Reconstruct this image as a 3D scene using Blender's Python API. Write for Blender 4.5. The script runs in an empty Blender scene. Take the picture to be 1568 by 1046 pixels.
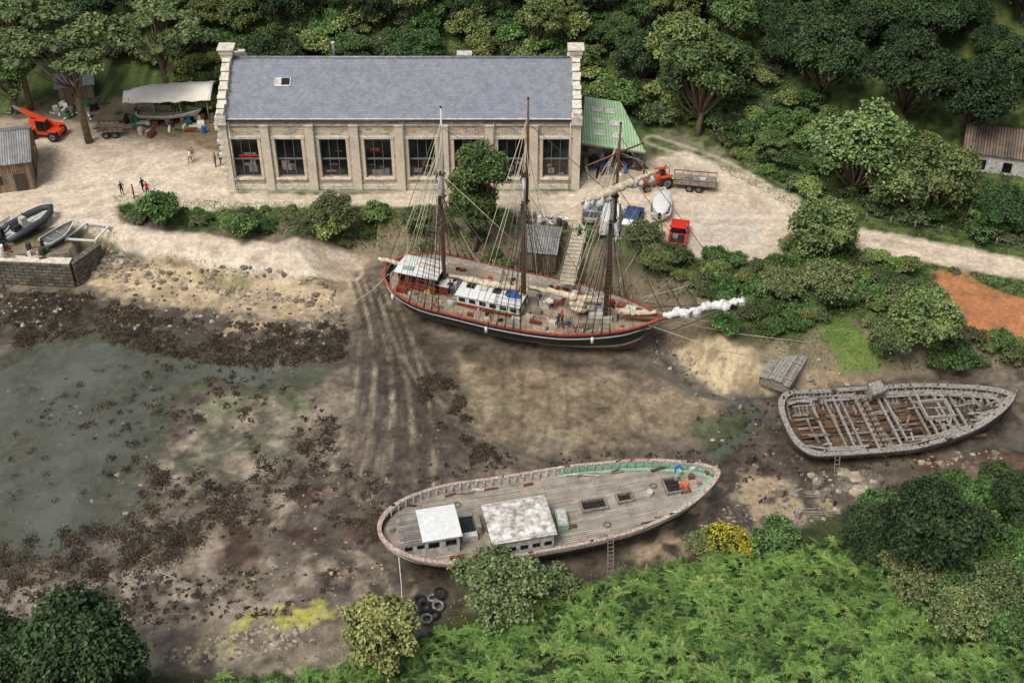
import bpy, math, random
import numpy as np
from mathutils import Vector, Matrix
rng=np.random.default_rng(7); random.seed(7)
R_=random.uniform
# ------------------------------------------------------------------ camera survey
PIT=math.radians(39.0); F=2000.0; CH=78.0
cp,sp=math.cos(PIT),math.sin(PIT)
def ray(u,v):
    a=(u-784)/F; b=-(v-523)/F
    return (a, cp+b*sp, -sp+b*cp)
def P(u,v,z):
    d=ray(u,v); t=(CH-z)/-d[2]
    return (d[0]*t,d[1]*t)
def zAt(u,v,Y):
    d=ray(u,v); t=Y/d[1]; return CH+d[2]*t
# ------------------------------------------------------------------ noise / polygons
_tab=rng.random((256,256))
def vn(x,y,sc,seed=0):
    x=np.asarray(x,float)/sc+seed*17.3; y=np.asarray(y,float)/sc+seed*31.7
    xi=np.floor(x).astype(int); yi=np.floor(y).astype(int)
    fx=x-xi; fy=y-yi; fx=fx*fx*(3-2*fx); fy=fy*fy*(3-2*fy)
    a=_tab[xi%256,yi%256]; b=_tab[(xi+1)%256,yi%256]; c=_tab[xi%256,(yi+1)%256]; d=_tab[(xi+1)%256,(yi+1)%256]
    return (a*(1-fx)+b*fx)*(1-fy)+(c*(1-fx)+d*fx)*fy
def fbm(x,y,sc,seed=0,o=4):
    r=0;a=.5;t=0
    for i in range(o):
        r=r+a*vn(x,y,sc,seed+i*3); t+=a; a*=.55; sc*=.5
    return r/t
def distline(x,y,pts,closed=False):
    d=np.full(np.shape(x),1e9); n=len(pts)
    for i in range(n if closed else n-1):
        ax,ay=pts[i]; bx,by=pts[(i+1)%n]
        ex,ey=bx-ax,by-ay; L=ex*ex+ey*ey+1e-9
        t=np.clip(((x-ax)*ex+(y-ay)*ey)/L,0,1)
        d=np.minimum(d,np.hypot(x-ax-t*ex,y-ay-t*ey))
    return d
def inpoly(x,y,pts):
    r=np.zeros(np.shape(x),bool); n=len(pts)
    for i in range(n):
        ax,ay=pts[i]; bx,by=pts[(i+1)%n]
        if ay==by: continue
        c=((ay>y)!=(by>y))&(x<(bx-ax)*(y-ay)/(by-ay)+ax)
        r^=c
    return r
def sd(x,y,pts):
    d=distline(x,y,pts,True); return np.where(inpoly(x,y,pts),d,-d)
def sm(t): t=np.clip(t,0,1); return t*t*(3-2*t)
# ------------------------------------------------------------------ terrain shape
Npx=[(-260,440),(0,430),(112,428),(150,440),(240,462),(400,472),(525,462),(548,412),(600,404),(700,424),(800,440),(900,460),(1000,484),(1030,545),(1080,590),(1150,612),(1230,600),(1330,588),(1480,566),(1568,560),(1850,550)]
Nw=[P(u,v,.3) for u,v in Npx]
Npoly=Nw+[(400,Nw[-1][1]),(400,900),(-400,900),(-400,Nw[0][1])]
Spx=[(-260,960),(0,960),(180,985),(240,1016),(400,1026),(500,1012),(620,975),(700,930),(860,892),(960,872),(1060,850),(1180,812),(1290,770),(1400,738),(1500,718),(1568,700),(1850,690)]
Sw=[P(u,v,.3) for u,v in Spx]
Spoly=Sw+[(400,Sw[-1][1]),(400,-400),(-400,-400),(-400,Sw[0][1])]
YB=P(352,289,3)[1]
XL=P(352,289,3)[0]; XR=P(884,289,3)[0]
Hw=[P(-300,165,3),P(0,160,3),P(190,140,3),(XL-1,YB+15.5),(XR+3,YB+15.5),P(1000,205,3),P(1110,245,3),P(1240,305,3),P(1330,335,3),P(1568,385,3),P(1850,440,3)]
Hpoly=Hw+[(400,Hw[-1][1]),(400,900),(-400,900),(-400,Hw[0][1])]
Qw=[P(-300,384,3),P(106,402,3),P(116,352,3),P(60,290,3),P(-300,290,3)]
Wpx=[(-260,545),(0,548),(70,516),(150,508),(250,540),(400,550),(492,560),(492,596),(400,606),(320,592),(262,625),(262,665),(238,705),(250,765),(180,815),(90,850),(0,868),(-260,880)]
Ww=[P(u,v,0) for u,v in Wpx]
CR=[[P(u,v,0) for u,v in c] for c in ([(1005,562),(1060,600),(1110,612),(1165,628),(1190,650)],[(1165,628),(1135,675),(1090,700)],[(1480,690),(1530,672),(1568,690)],[(250,560),(420,575),(500,570)],[(240,700),(330,690),(390,660)],[(60,850),(200,840),(290,800)])]
def height(x,y):
    x=np.asarray(x,float); y=np.asarray(y,float)
    dN=sd(x,y,Npoly); dS=sd(x,y,Spoly); dH=sd(x,y,Hpoly); dQ=sd(x,y,Qw); dW=sd(x,y,Ww)
    w=np.where(x<-14,7.0,4.0)
    z=3.0*sm(dN/w)
    z=np.where(dQ>0,np.maximum(z,2.96),z)
    h=np.maximum(dH,0); z=z+np.where(h>0,.40*h*h/(h+4),0)
    s=np.maximum(dS,0); z=z+.40*s*s/(s+2.5)
    z=np.minimum(z,60)
    mud=.12+.22*(fbm(x,y,7,1)-.42)+.08*(fbm(x,y,1.2,5)-.5)
    mud=mud-.36*sm((dW+3.4*(fbm(x,y,3.5,9)-.5)+.3)/4.0)
    for c in CR: mud=mud-.22*np.exp(-(distline(x,y,c)/.65)**2)*(.4+1.0*fbm(x,y,2,8))
    rough=.35*(fbm(x,y,3,2)-.5)*sm(dN/2)*(dN<w)+.5*(fbm(x,y,4,3)-.5)*sm(dS/3)+.8*(fbm(x,y,7,4)-.5)*sm(dH/4)
    return z+rough+mud*(1-sm(np.maximum(dN,dS)/2.5))
_T=np.linspace(70,330,1000)
def G(u,v,off=0.0):
    d=ray(u,v); x=d[0]*_T; y=d[1]*_T; z=CH+d[2]*_T
    g=height(x,y)+off; k=np.argmax(z<g)
    if k==0: k=len(_T)-1
    a=z[k-1]-g[k-1]; b=g[k]-z[k]; t=_T[k-1]+(_T[k]-_T[k-1])*a/(a+b+1e-9)
    X,Y=d[0]*t,d[1]*t
    return (X,Y,float(height(X,Y)))
def W(pp): return [G(u,v)[:2] for u,v in pp]
# ------------------------------------------------------------------ materials
def lin(c):
    return tuple(((k/255)/12.92 if k/255<=.04045 else ((k/255+.055)/1.055)**2.4) for k in c)
def newmat(name):
    m=bpy.data.materials.new(name); m.use_nodes=True
    nt=m.node_tree; b=nt.nodes['Principled BSDF']; return m,nt,b
def mat(name,col,rough=.7,var=.25,scale=3.0,bump=.1,metal=0,col2=None,spec=.3):
    m,nt,b=newmat(name); N=nt.nodes.new; L=nt.links.new
    tc=N('ShaderNodeTexCoord'); no=N('ShaderNodeTexNoise'); no.inputs['Scale'].default_value=scale; no.inputs['Detail'].default_value=8; no.inputs['Roughness'].default_value=.65
    L(tc.outputs['Object'],no.inputs['Vector'])
    cr=N('ShaderNodeValToRGB'); cr.color_ramp.elements[0].position=.36; cr.color_ramp.elements[1].position=.64
    c0=tuple(max(0,k*(1-var)) for k in col); c1=tuple(min(1,k*(1+var)) for k in (col2 or col))
    if col2: c0=col; c1=col2
    cr.color_ramp.elements[0].color=(*c0,1); cr.color_ramp.elements[1].color=(*c1,1)
    L(no.outputs['Fac'],cr.inputs['Fac']); L(cr.outputs['Color'],b.inputs['Base Color'])
    b.inputs['Roughness'].default_value=rough; b.inputs['Metallic'].default_value=metal
    b.inputs['Specular IOR Level'].default_value=spec
    if bump>0:
        n2=N('ShaderNodeTexNoise'); n2.inputs['Scale'].default_value=scale*4; n2.inputs['Detail'].default_value=5
        L(tc.outputs['Object'],n2.inputs['Vector'])
        bp=N('ShaderNodeBump'); bp.inputs['Strength'].default_value=min(1,bump*3); bp.inputs['Distance'].default_value=.05
        L(n2.outputs['Fac'],bp.inputs['Height']); L(bp.outputs['Normal'],b.inputs['Normal'])
    return m
def planks(name,c1,c2,mort,w=2.5,h=.16,ms=.015,axis='xy',rough=.8,warp=0.0,stain=.5,bump=.4):
    m,nt,b=newmat(name); N=nt.nodes.new; L=nt.links.new
    tc=N('ShaderNodeTexCoord'); sx=N('ShaderNodeSeparateXYZ'); L(tc.outputs['Object'],sx.inputs[0]); cx=N('ShaderNodeCombineXYZ')
    if axis=='xy': L(sx.outputs[0],cx.inputs[0]); L(sx.outputs[1],cx.inputs[1])
    elif axis=='yx': L(sx.outputs[1],cx.inputs[0]); L(sx.outputs[0],cx.inputs[1])
    elif axis=='zx':
        ad=N('ShaderNodeMath'); L(sx.outputs[0],ad.inputs[0]); L(sx.outputs[1],ad.inputs[1]); L(sx.outputs[2],cx.inputs[0]); L(ad.outputs[0],cx.inputs[1])
    else:
        ad=N('ShaderNodeMath'); L(sx.outputs[0],ad.inputs[0]); L(sx.outputs[1],ad.inputs[1]); L(ad.outputs[0],cx.inputs[0]); L(sx.outputs[2],cx.inputs[1])
    src=cx.outputs[0]
    if warp>0:
        nw=N('ShaderNodeTexNoise'); nw.inputs['Scale'].default_value=2.2; L(tc.outputs['Object'],nw.inputs['Vector'])
        vm=N('ShaderNodeVectorMath'); vm.operation='SCALE'; vm.inputs['Scale'].default_value=warp; L(nw.outputs['Color'],vm.inputs[0])
        va=N('ShaderNodeVectorMath'); L(src,va.inputs[0]); L(vm.outputs[0],va.inputs[1]); src=va.outputs[0]
    br=N('ShaderNodeTexBrick'); br.inputs['Scale'].default_value=1; br.inputs['Brick Width'].default_value=w; br.inputs['Row Height'].default_value=h
    br.inputs['Mortar Size'].default_value=ms; br.inputs['Mortar Smooth'].default_value=.3
    br.inputs['Color1'].default_value=(*c1,1); br.inputs['Color2'].default_value=(*c2,1); br.inputs['Mortar'].default_value=(*mort,1)
    L(src,br.inputs['Vector'])
    no=N('ShaderNodeTexNoise'); no.inputs['Scale'].default_value=.9; no.inputs['Detail'].default_value=9; no.inputs['Roughness'].default_value=.7
    L(tc.outputs['Object'],no.inputs['Vector'])
    mr=N('ShaderNodeMapRange'); mr.inputs[1].default_value=.3; mr.inputs[2].default_value=.7; mr.inputs[3].default_value=1-stain; mr.inputs[4].default_value=1+stain*.5
    L(no.outputs['Fac'],mr.inputs[0])
    mx=N('ShaderNodeVectorMath'); mx.operation='SCALE'; L(br.outputs['Color'],mx.inputs[0]); L(mr.outputs[0],mx.inputs['Scale'])
    L(mx.outputs[0],b.inputs['Base Color']); b.inputs['Roughness'].default_value=rough; b.inputs['Specular IOR Level'].default_value=.25
    bp=N('ShaderNodeBump'); bp.inputs['Strength'].default_value=bump; bp.inputs['Distance'].default_value=.03; bp.invert=True
    L(br.outputs['Fac'],bp.inputs['Height']); L(bp.outputs['Normal'],b.inputs['Normal'])
    return m
M={}
M['stone']=planks('stone_wall_mat',lin((214,196,172)),lin((160,142,122)),lin((222,210,194)),w=.62,h=.26,ms=.03,axis='xz',warp=.25,stain=.25)
M['brick']=planks('buff_brick',lin((224,206,182)),lin((206,184,158)),lin((222,214,200)),w=.3,h=.11,ms=.015,axis='xz',stain=.18)
M['dress']=mat('dressed_stone',lin((204,194,178)),var=.28,scale=2,bump=.2)
M['quay']=planks('quay_stone',lin((128,120,106)),lin((96,90,80)),lin((60,56,50)),w=.9,h=.4,ms=.05,axis='xz',warp=.3,stain=.5)
M['slate']=planks('slate_roof',lin((138,141,148)),lin((122,126,134)),lin((104,107,115)),w=.4,h=.27,ms=.014,axis='xy',rough=.5,stain=.22,bump=.3)
M['glass']=mat('dark_glass',(.010,.012,.013),rough=.12,var=.5,scale=.6,bump=0,spec=.6)
M['white']=mat('white_paint',(.66,.66,.64),rough=.5,var=.10,scale=2.5,bump=.03)
M['whited']=mat('weathered_white_paint',lin((210,207,200)),col2=lin((158,150,140)),rough=.7,scale=3,bump=.1)
M['whites']=mat('stained_white_roof',lin((222,220,214)),col2=lin((128,112,98)),rough=.7,scale=1.6,bump=.1)
M['frame']=mat('window_frame',(.16,.155,.145),rough=.6,var=.15)
M['black']=mat('black_paint',(.018,.02,.022),rough=.35,var=.4,bump=.02)
M['rubber']=mat('rubber',(.02,.02,.02),rough=.85,var=.4)
M['green']=mat('dark_green_paint',lin((26,38,38)),rough=.4,var=.25)
M['teal']=mat('faded_teal_paint',lin((105,155,130)),col2=lin((160,175,158)),rough=.7,scale=4)
M['redrail']=mat('red_rail_paint',lin((160,78,60)),var=.3,rough=.5)
M['pinkrail']=mat('faded_rail',lin((140,104,90)),col2=lin((195,182,170)),scale=5,rough=.8)
M['antif']=mat('antifouling_brown',lin((104,78,64)),var=.4,scale=1.5,rough=.8)
M['wood']=mat('weathered_wood',lin((132,122,110)),var=.4,scale=5,rough=.85,bump=.2)
M['silver']=mat('silvered_driftwood',lin((168,162,154)),col2=lin((112,106,98)),scale=5,rough=.9,bump=.2)
M['woodd']=mat('dark_wood',lin((74,64,55)),var=.4,scale=5,rough=.85,bump=.2)
M['varn']=mat('varnished_wood',lin((120,54,36)),var=.35,scale=4,rough=.45)
M['spar']=mat('spar_timber',lin((108,72,54)),var=.25,scale=3,rough=.5)
M['sparw']=mat('spar_white',(.6,.58,.54),var=.12,scale=3,rough=.6)
M['canvas']=mat('cream_canvas',lin((222,208,184)),col2=lin((170,152,128)),scale=4,rough=.9,bump=.3)
M['canvasw']=mat('white_canvas',(.66,.65,.62),var=.1,scale=4,rough=.9,bump=.3)
M['rope']=mat('rope',lin((104,94,78)),var=.2,rough=.9,bump=0)
M['ropel']=mat('pale_rope',lin((190,180,155)),var=.2,rough=.9,bump=0)
M['deck']=planks('deck_planks',lin((172,162,148)),lin((146,136,122)),lin((88,80,72)),w=4,h=.2,ms=.018,stain=.4)
M['deck2']=planks('ship_deck_planks',lin((176,160,140)),lin((156,140,120)),lin((90,78,64)),w=4,h=.16,ms=.015,stain=.4)
M['greyplank']=planks('grey_planks',lin((158,152,144)),lin((126,120,112)),lin((56,52,46)),w=3,h=.22,ms=.025,stain=.5)
M['hullwreck']=planks('wreck_planking',lin((132,125,116)),lin((98,91,83)),lin((38,34,30)),w=5,h=.2,ms=.03,axis='xz',stain=.6)
M['hullold']=planks('old_hull_planking',lin((92,86,78)),lin((64,58,52)),lin((28,25,22)),w=5,h=.22,ms=.02,axis='xz',stain=.6)
M['brownplank']=planks('brown_planks',lin((134,108,84)),lin((96,76,60)),lin((40,32,26)),w=3,h=.22,ms=.03,stain=.5)
M['shedwood']=planks('shed_boards',lin((156,136,114)),lin((122,102,84)),lin((50,42,36)),w=5,h=.2,ms=.02,axis='zx',stain=.4)
M['corr']=planks('corrugated_grey',lin((158,156,154)),lin((136,134,132)),lin((98,96,94)),w=8,h=.25,ms=.05,axis='yx',stain=.4)
M['corrg']=planks('corrugated_green',lin((168,196,156)),lin((156,186,144)),lin((120,148,112)),w=8,h=.3,ms=.05,axis='yx',stain=.2)
M['corrb']=planks('lichen_roof',lin((132,114,100)),lin((100,86,76)),lin((64,56,48)),w=8,h=.3,ms=.05,axis='yx',stain=.6)
M['tarp']=mat('white_tarp',lin((232,226,214)),var=.08,scale=1,rough=.7,bump=.15)
M['bluet']=mat('blue_tarp',lin((40,90,160)),var=.3,scale=4)
M['red']=mat('red_paint',lin((205,38,22)),var=.12,rough=.35,bump=0,spec=.5)
M['orange']=mat('orange_red_paint',lin((205,66,28)),var=.15,rough=.4,bump=0,spec=.5)
M['yellow']=mat('yellow_plastic',lin((215,180,40)),var=.15,rough=.5)
M['blue']=mat('blue_car_paint',lin((45,70,100)),var=.1,rough=.3,spec=.5,bump=0)
M['grey']=mat('grey_metal',(.22,.22,.22),var=.3,rough=.5,metal=.3)
M['rust']=mat('rusty_steel',lin((112,66,42)),var=.4,scale=5,rough=.85)
M['inflat']=mat('inflatable_tube',lin((58,64,68)),var=.15,rough=.5)
M['rock']=mat('shore_rock',lin((138,128,114)),col2=lin((84,78,70)),scale=1.6,rough=.85,bump=.3)
M['rockp']=mat('pale_rock',lin((184,170,148)),col2=lin((132,118,100)),scale=1.6,rough=.85,bump=.3)
M['skin']=mat('skin',lin((205,150,122)),var=.05,bump=0)
M['hair']=mat('hair',lin((60,42,30)),var=.3,bump=0)
M['bark']=mat('bark',lin((110,96,80)),var=.4,scale=4,rough=.95,bump=.3)
M['core']=mat('dark_crown_core',(.013,.024,.009),var=.3,scale=2,rough=1,bump=0)  # opaque filler balls in the crowns, interior shade put into their dark green
for n,c in dict(c_red=(175,35,35),c_blue=(45,60,95),c_black=(30,30,34),c_white=(205,205,200),c_green=(50,110,70),c_denim=(60,72,95),c_khaki=(130,118,92),c_orange=(220,95,40)).items():
    M[n]=mat('cloth_'+n[2:],lin(c),var=.12,rough=.9,bump=0)
def leafmat(name,sat=.88,lo=.7,hi=1.3):
    m,nt,b=newmat(name); N=nt.nodes.new; L=nt.links.new
    at=N('ShaderNodeAttribute'); at.attribute_name='Col'
    oi=N('ShaderNodeObjectInfo')
    hs=N('ShaderNodeHueSaturation'); hs.inputs['Saturation'].default_value=sat
    m1=N('ShaderNodeMapRange'); m1.inputs[3].default_value=.478; m1.inputs[4].default_value=.515; L(oi.outputs['Random'],m1.inputs[0]); L(m1.outputs[0],hs.inputs['Hue'])
    w=N('ShaderNodeMath'); w.operation='MULTIPLY'; w.inputs[1].default_value=7.31; L(oi.outputs['Random'],w.inputs[0])
    fr=N('ShaderNodeMath'); fr.operation='FRACT'; L(w.outputs[0],fr.inputs[0])
    m2=N('ShaderNodeMapRange'); m2.inputs[3].default_value=lo; m2.inputs[4].default_value=hi; L(fr.outputs[0],m2.inputs[0]); L(m2.outputs[0],hs.inputs['Value'])
    L(at.outputs['Color'],hs.inputs['Color']); L(hs.outputs['Color'],b.inputs['Base Color'])
    b.inputs['Roughness'].default_value=.6; b.inputs['Specular IOR Level'].default_value=.2
    return m
M['leaf']=leafmat('foliage')
M['gorse']=leafmat('gorse_foliage',1.0,.98,1.02)
M['fern']=leafmat('bracken_fronds',.92,.98,1.02)
M['weed']=leafmat('seaweed_mat',.85,.98,1.02)
# ------------------------------------------------------------------ mesh builder
class MB:
    def __init__(s): s.v=[];s.f=[];s.m=[];s.mats=[];s.sm=[]
    def mi(s,m):
        if m not in s.mats: s.mats.append(m)
        return s.mats.index(m)
    def add(s,vs,fs,m,smooth=False):
        o=len(s.v); k=s.mi(m)
        s.v+= [tuple(p) for p in vs]; s.f+=[tuple(i+o for i in f) for f in fs]; s.m+=[k]*len(fs); s.sm+=[smooth]*len(fs)
    def box(s,c,sz,m,rz=0,rx=0,ry=0,top=1.0):
        Mx=Matrix.Translation(c)@Matrix.Rotation(rz,4,'Z')@Matrix.Rotation(ry,4,'Y')@Matrix.Rotation(rx,4,'X')
        vs=[]
        for z in(-.5,.5):
            k=top if z>0 else 1
            for x,y in((-.5,-.5),(.5,-.5),(.5,.5),(-.5,.5)): vs.append(Mx@Vector((x*sz[0]*k,y*sz[1]*k,z*sz[2])))
        s.add(vs,[(3,2,1,0),(4,5,6,7),(0,1,5,4),(1,2,6,5),(2,3,7,6),(3,0,4,7)],m)
    def beam(s,p,q,w,h,m):
        p=Vector(p);q=Vector(q);d=(q-p).normalized(); a=d.cross(Vector((0,0,1)))
        if a.length<.05:a=Vector((1,0,0))
        a.normalize(); b=a.cross(d); vs=[]
        for e in(p,q):
            for i,j in((-1,-1),(1,-1),(1,1),(-1,1)): vs.append(e+a*i*w/2+b*j*h/2)
        s.add(vs,[(3,2,1,0),(4,5,6,7),(0,1,5,4),(1,2,6,5),(2,3,7,6),(3,0,4,7)],m)
    def tube(s,pts,rad,m,n=6,smooth=True):
        pts=[Vector(p) for p in pts]
        if not hasattr(rad,'__len__'): rad=[rad]*len(pts)
        vs=[];fs=[]
        for i,p in enumerate(pts):
            d=(pts[min(i+1,len(pts)-1)]-pts[max(i-1,0)]).normalized()
            a=d.cross(Vector((0,0,1)))
            if a.length<.1:a=d.cross(Vector((0,1,0)))
            a.normalize();b=d.cross(a)
            for k in range(n):
                t=2*math.pi*k/n; vs.append(p+(a*math.cos(t)+b*math.sin(t))*rad[i])
        for i in range(len(pts)-1):
            for k in range(n): fs.append((i*n+k,i*n+(k+1)%n,(i+1)*n+(k+1)%n,(i+1)*n+k))
        fs.append(tuple(range(n))[::-1]); fs.append(tuple((len(pts)-1)*n+k for k in range(n)))
        s.add(vs,fs,m,smooth)
    def cyl(s,c,r,w,m,axis='y',n=16):
        d={'x':Vector((1,0,0)),'y':Vector((0,1,0)),'z':Vector((0,0,1))}[axis]*w/2
        c=Vector(c); s.tube([c-d,c+d],r,m,n,False)
    def wheel(s,c,r,w):
        s.cyl(c,r,w,M['rubber']); s.cyl(c,r*.55,w*1.06,M['grey'],n=10); s.cyl(c,r*.2,w*1.2,M['black'],n=8)
    def prism(s,poly,z0,z1,m):
        n=len(poly); vs=[(x,y,z0) for x,y in poly]+[(x,y,z1) for x,y in poly]
        s.add(vs,[tuple(range(n))[::-1],tuple(range(n,2*n))]+[(i,(i+1)%n,n+(i+1)%n,n+i) for i in range(n)],m)
    def side(s,prof,w,m,topin=0.0,zref=None):
        n=len(prof)
        def hw(z): return w/2-(topin if (zref is not None and z>zref) else 0)
        vs=[(x,-hw(z),z) for x,z in prof]+[(x,hw(z),z) for x,z in prof]
        s.add(vs,[tuple(range(n)),tuple(range(n,2*n))[::-1]]+[((i+1)%n,i,n+i,n+(i+1)%n) for i in range(n)],m)
    def ball(s,c,r,m,nu=10,nv=7,jit=0,smooth=True):
        vs=[];fs=[]
        for j in range(nv+1):
            ph=math.pi*j/nv
            for i in range(nu):
                th=2*math.pi*i/nu; k=1+R_(-jit,jit)
                vs.append((c[0]+r[0]*k*math.sin(ph)*math.cos(th),c[1]+r[1]*k*math.sin(ph)*math.sin(th),c[2]+r[2]*k*math.cos(ph)))
        for j in range(nv):
            for i in range(nu): fs.append((j*nu+i,(j+1)*nu+i,(j+1)*nu+(i+1)%nu,j*nu+(i+1)%nu))
        s.add(vs,fs,m,smooth)
    def mesh(s,name):
        me=bpy.data.meshes.new(name); me.from_pydata(s.v,[],s.f)
        for m in s.mats: me.materials.append(m)
        me.polygons.foreach_set('material_index',s.m); me.polygons.foreach_set('use_smooth',s.sm); me.update(); return me
    def obj(s,name,parent=None,loc=None,rz=0,bevel=0):
        o=bpy.data.objects.new(name,s.mesh(name)); bpy.context.collection.objects.link(o)
        if parent: o.parent=parent
        if loc is not None: o.location=loc
        o.rotation_euler[2]=rz
        if bevel:
            b=o.modifiers.new('bevel','BEVEL'); b.width=bevel; b.segments=2; b.limit_method='ANGLE'
        return o
def empty(name,loc=(0,0,0),rz=0,rot=None):
    o=bpy.data.objects.new(name,None); bpy.context.collection.objects.link(o); o.location=loc; o.rotation_euler=rot or (0,0,rz); o.empty_display_size=.5; return o
def soup(name,V,C,mats):
    n=len(V)//4; me=bpy.data.meshes.new(name)
    me.vertices.add(len(V)); me.vertices.foreach_set('co',V.astype(np.float32).ravel())
    me.loops.add(4*n); me.loops.foreach_set('vertex_index',np.arange(4*n,dtype=np.int32))
    me.polygons.add(n); me.polygons.foreach_set('loop_start',np.arange(0,4*n,4,dtype=np.int32))
    me.update(calc_edges=True)
    at=me.attributes.new('Col','FLOAT_COLOR','POINT'); at.data.foreach_set('color',np.c_[C,np.ones(len(C))].astype(np.float32).ravel())
    for m in mats: me.materials.append(m)
    o=bpy.data.objects.new(name,me); bpy.context.collection.objects.link(o); return o
def unit(a): return a/(np.linalg.norm(a,axis=1,keepdims=True)+1e-9)
def leafquads(c,nrm,size,col,asp=.6):
    n=len(c); r=rng.normal(size=(n,3)); a=unit(np.cross(nrm,r)); b=np.cross(nrm,a)
    s=size[:,None]
    V=np.stack([c-a*s,c-b*s*asp+nrm*s*.12,c+a*s,c+b*s*asp+nrm*s*.12],1).reshape(-1,3)
    return V,np.repeat(col,4,0)
# ------------------------------------------------------------------ ground sheet
def axis(lo,hi,st,far):
    a=list(np.arange(lo,hi+1e-6,st)); k=st
    while a[-1]<far: k*=1.25; a.append(a[-1]+k)
    k=st
    while a[0]>-far: k*=1.25; a.insert(0,a[0]-k)
    return np.array(a)
ax=axis(-60,62,.22,1500); ay=axis(56,134,.22,1500)
X,Y=np.meshgrid(ax,ay); xs=X.ravel(); ys=Y.ravel()
zs=height(xs,ys)
n1=fbm(xs,ys,9,11); n2=fbm(xs,ys,2.5,12); n3=fbm(xs,ys,.9,13,3); n4=fbm(xs,ys,18,14,3); n5=fbm(xs,ys,1.5,19,4); n6=fbm(xs,ys,.45,23,2)
def C3(c): return np.array(lin(c))[None,:]
def mixc(a,b,t): return a*(1-t[:,None])+b*t[:,None]
col=mixc(C3((88,79,69))+0*zs[:,None],C3((130,117,100)),sm((n1-.3)/.4))
col=mixc(col,C3((66,57,49)),.75*sm((n2-.50)/.16)*sm((n4-.3)/.3))
dN=sd(xs,ys,Npoly); dS=sd(xs,ys,Spoly); dH=sd(xs,ys,Hpoly); dW=sd(xs,ys,Ww)
def zone(pp,c,edge=1.5,nz=2.5,amt=1.0,patch=None):
    global col
    d=sd(xs,ys,W(pp))+nz*(n2-.5)*1.4+nz*.5*(n3-.5)
    t=sm(d/edge+.5)*amt
    if patch is not None: t=t*sm((patch-.46)/.12)
    col=mixc(col,C3(c),t); return t
# mud flats
zone([(690,560),(850,552),(960,580),(1100,605),(1115,645),(1000,672),(830,690),(730,670),(690,620)],(142,124,98),3,3.5,.65)
zone([(860,600),(1000,600),(1080,640),(960,670)],(116,104,82),3,3.5,.6,n2)
zone([(300,620),(520,600),(560,700),(480,800),(330,860),(80,900),(0,860),(150,800),(220,740)],(140,126,110),3,4,.8,n5)
zone([(-200,820),(300,830),(560,840),(600,900),(450,940),(200,960),(-200,960)],(140,126,111),3,4,.75,n5)
zone([(560,440),(680,520),(900,540),(1000,560),(1090,600),(960,575),(700,550),(610,560),(540,500)],(82,72,61),2,2,.75)
zone([(560,560),(680,560),(700,700),(900,700),(1100,690),(1060,710),(700,750),(560,760),(520,640)],(86,75,64),3,3,.65)
zone([(330,760),(560,760),(560,860),(420,890),(330,860)],(82,60,46),3,4,.7,n2)
zone([(1100,620),(1250,640),(1250,700),(1500,720),(1300,745),(1100,740)],(76,66,57),2,2,.7)
zone([(560,850),(900,870),(1000,860),(900,880),(700,920),(560,960)],(72,63,53),2,2,.6)
zone([(1000,780),(1120,725),(1310,745),(1250,790),(1100,835),(980,855)],(158,138,112),2,3,.75,n5)
zone([(230,592),(480,575),(500,620),(300,645),(240,640)],(88,98,62),2,2,.65,n2)
zone([(1060,650),(1140,625),(1160,660),(1100,700)],(70,82,54),1,2,.7)
zone([(700,600),(850,600),(900,680),(760,690)],(108,110,76),3,4,.35,n5)
zone([(240,640),(420,620),(500,680),(300,760)],(100,104,80),3,4,.5,n2)
# dark weed belts
zone([(-200,440),(0,436),(140,450),(250,484),(400,495),(530,492),(530,540),(400,560),(250,540),(150,512),(60,522),(-200,565)],(58,51,42),1.5,3,.9,n5)
zone([(-200,450),(120,445),(160,490),(60,522),(-200,560)],(64,60,47),2,3,.75)
zone([(630,580),(700,560),(720,640),(760,700),(690,700),(640,640)],(58,50,41),1.5,3,.7,n5)
zone([(0,820),(150,790),(300,750),(400,730),(500,640),(540,660),(460,740),(330,830),(150,880),(0,890)],(58,51,43),1.5,3,.7,n5)
col=mixc(col,C3((78,80,62)),.7*sm((dW+.8+2*(n2-.5))/1.5))
col=mixc(col,C3((58,58,44)),.6*sm((dW+.8)/1.5)*sm((n5-.45)/.1))
# banks
tb=sm(dN/.8)*(1-sm((dN-4)/2)); col=mixc(col,C3((130,116,94)),tb*.9)
col=mixc(col,C3((84,80,56)),sm((dN-2.2)/1.5)*sm((n2-.42)/.1))
veg=sm((dN-5.0+3*(n2-.5))/1.5)
veg=np.where(xs<-12,sm((dN-8+3*(n2-.5))/1.5),veg)
vcol=mixc(C3((52,66,32))+0*zs[:,None],C3((86,98,50)),sm((n3-.35)/.3))
col=mixc(col,vcol,veg)
ts=sm((dS-.2+2*(n2-.5))/1.2); col=mixc(col,mixc(C3((70,70,38))+0*zs[:,None],C3((38,50,22)),sm((n3-.35)/.3)),ts)
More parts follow.
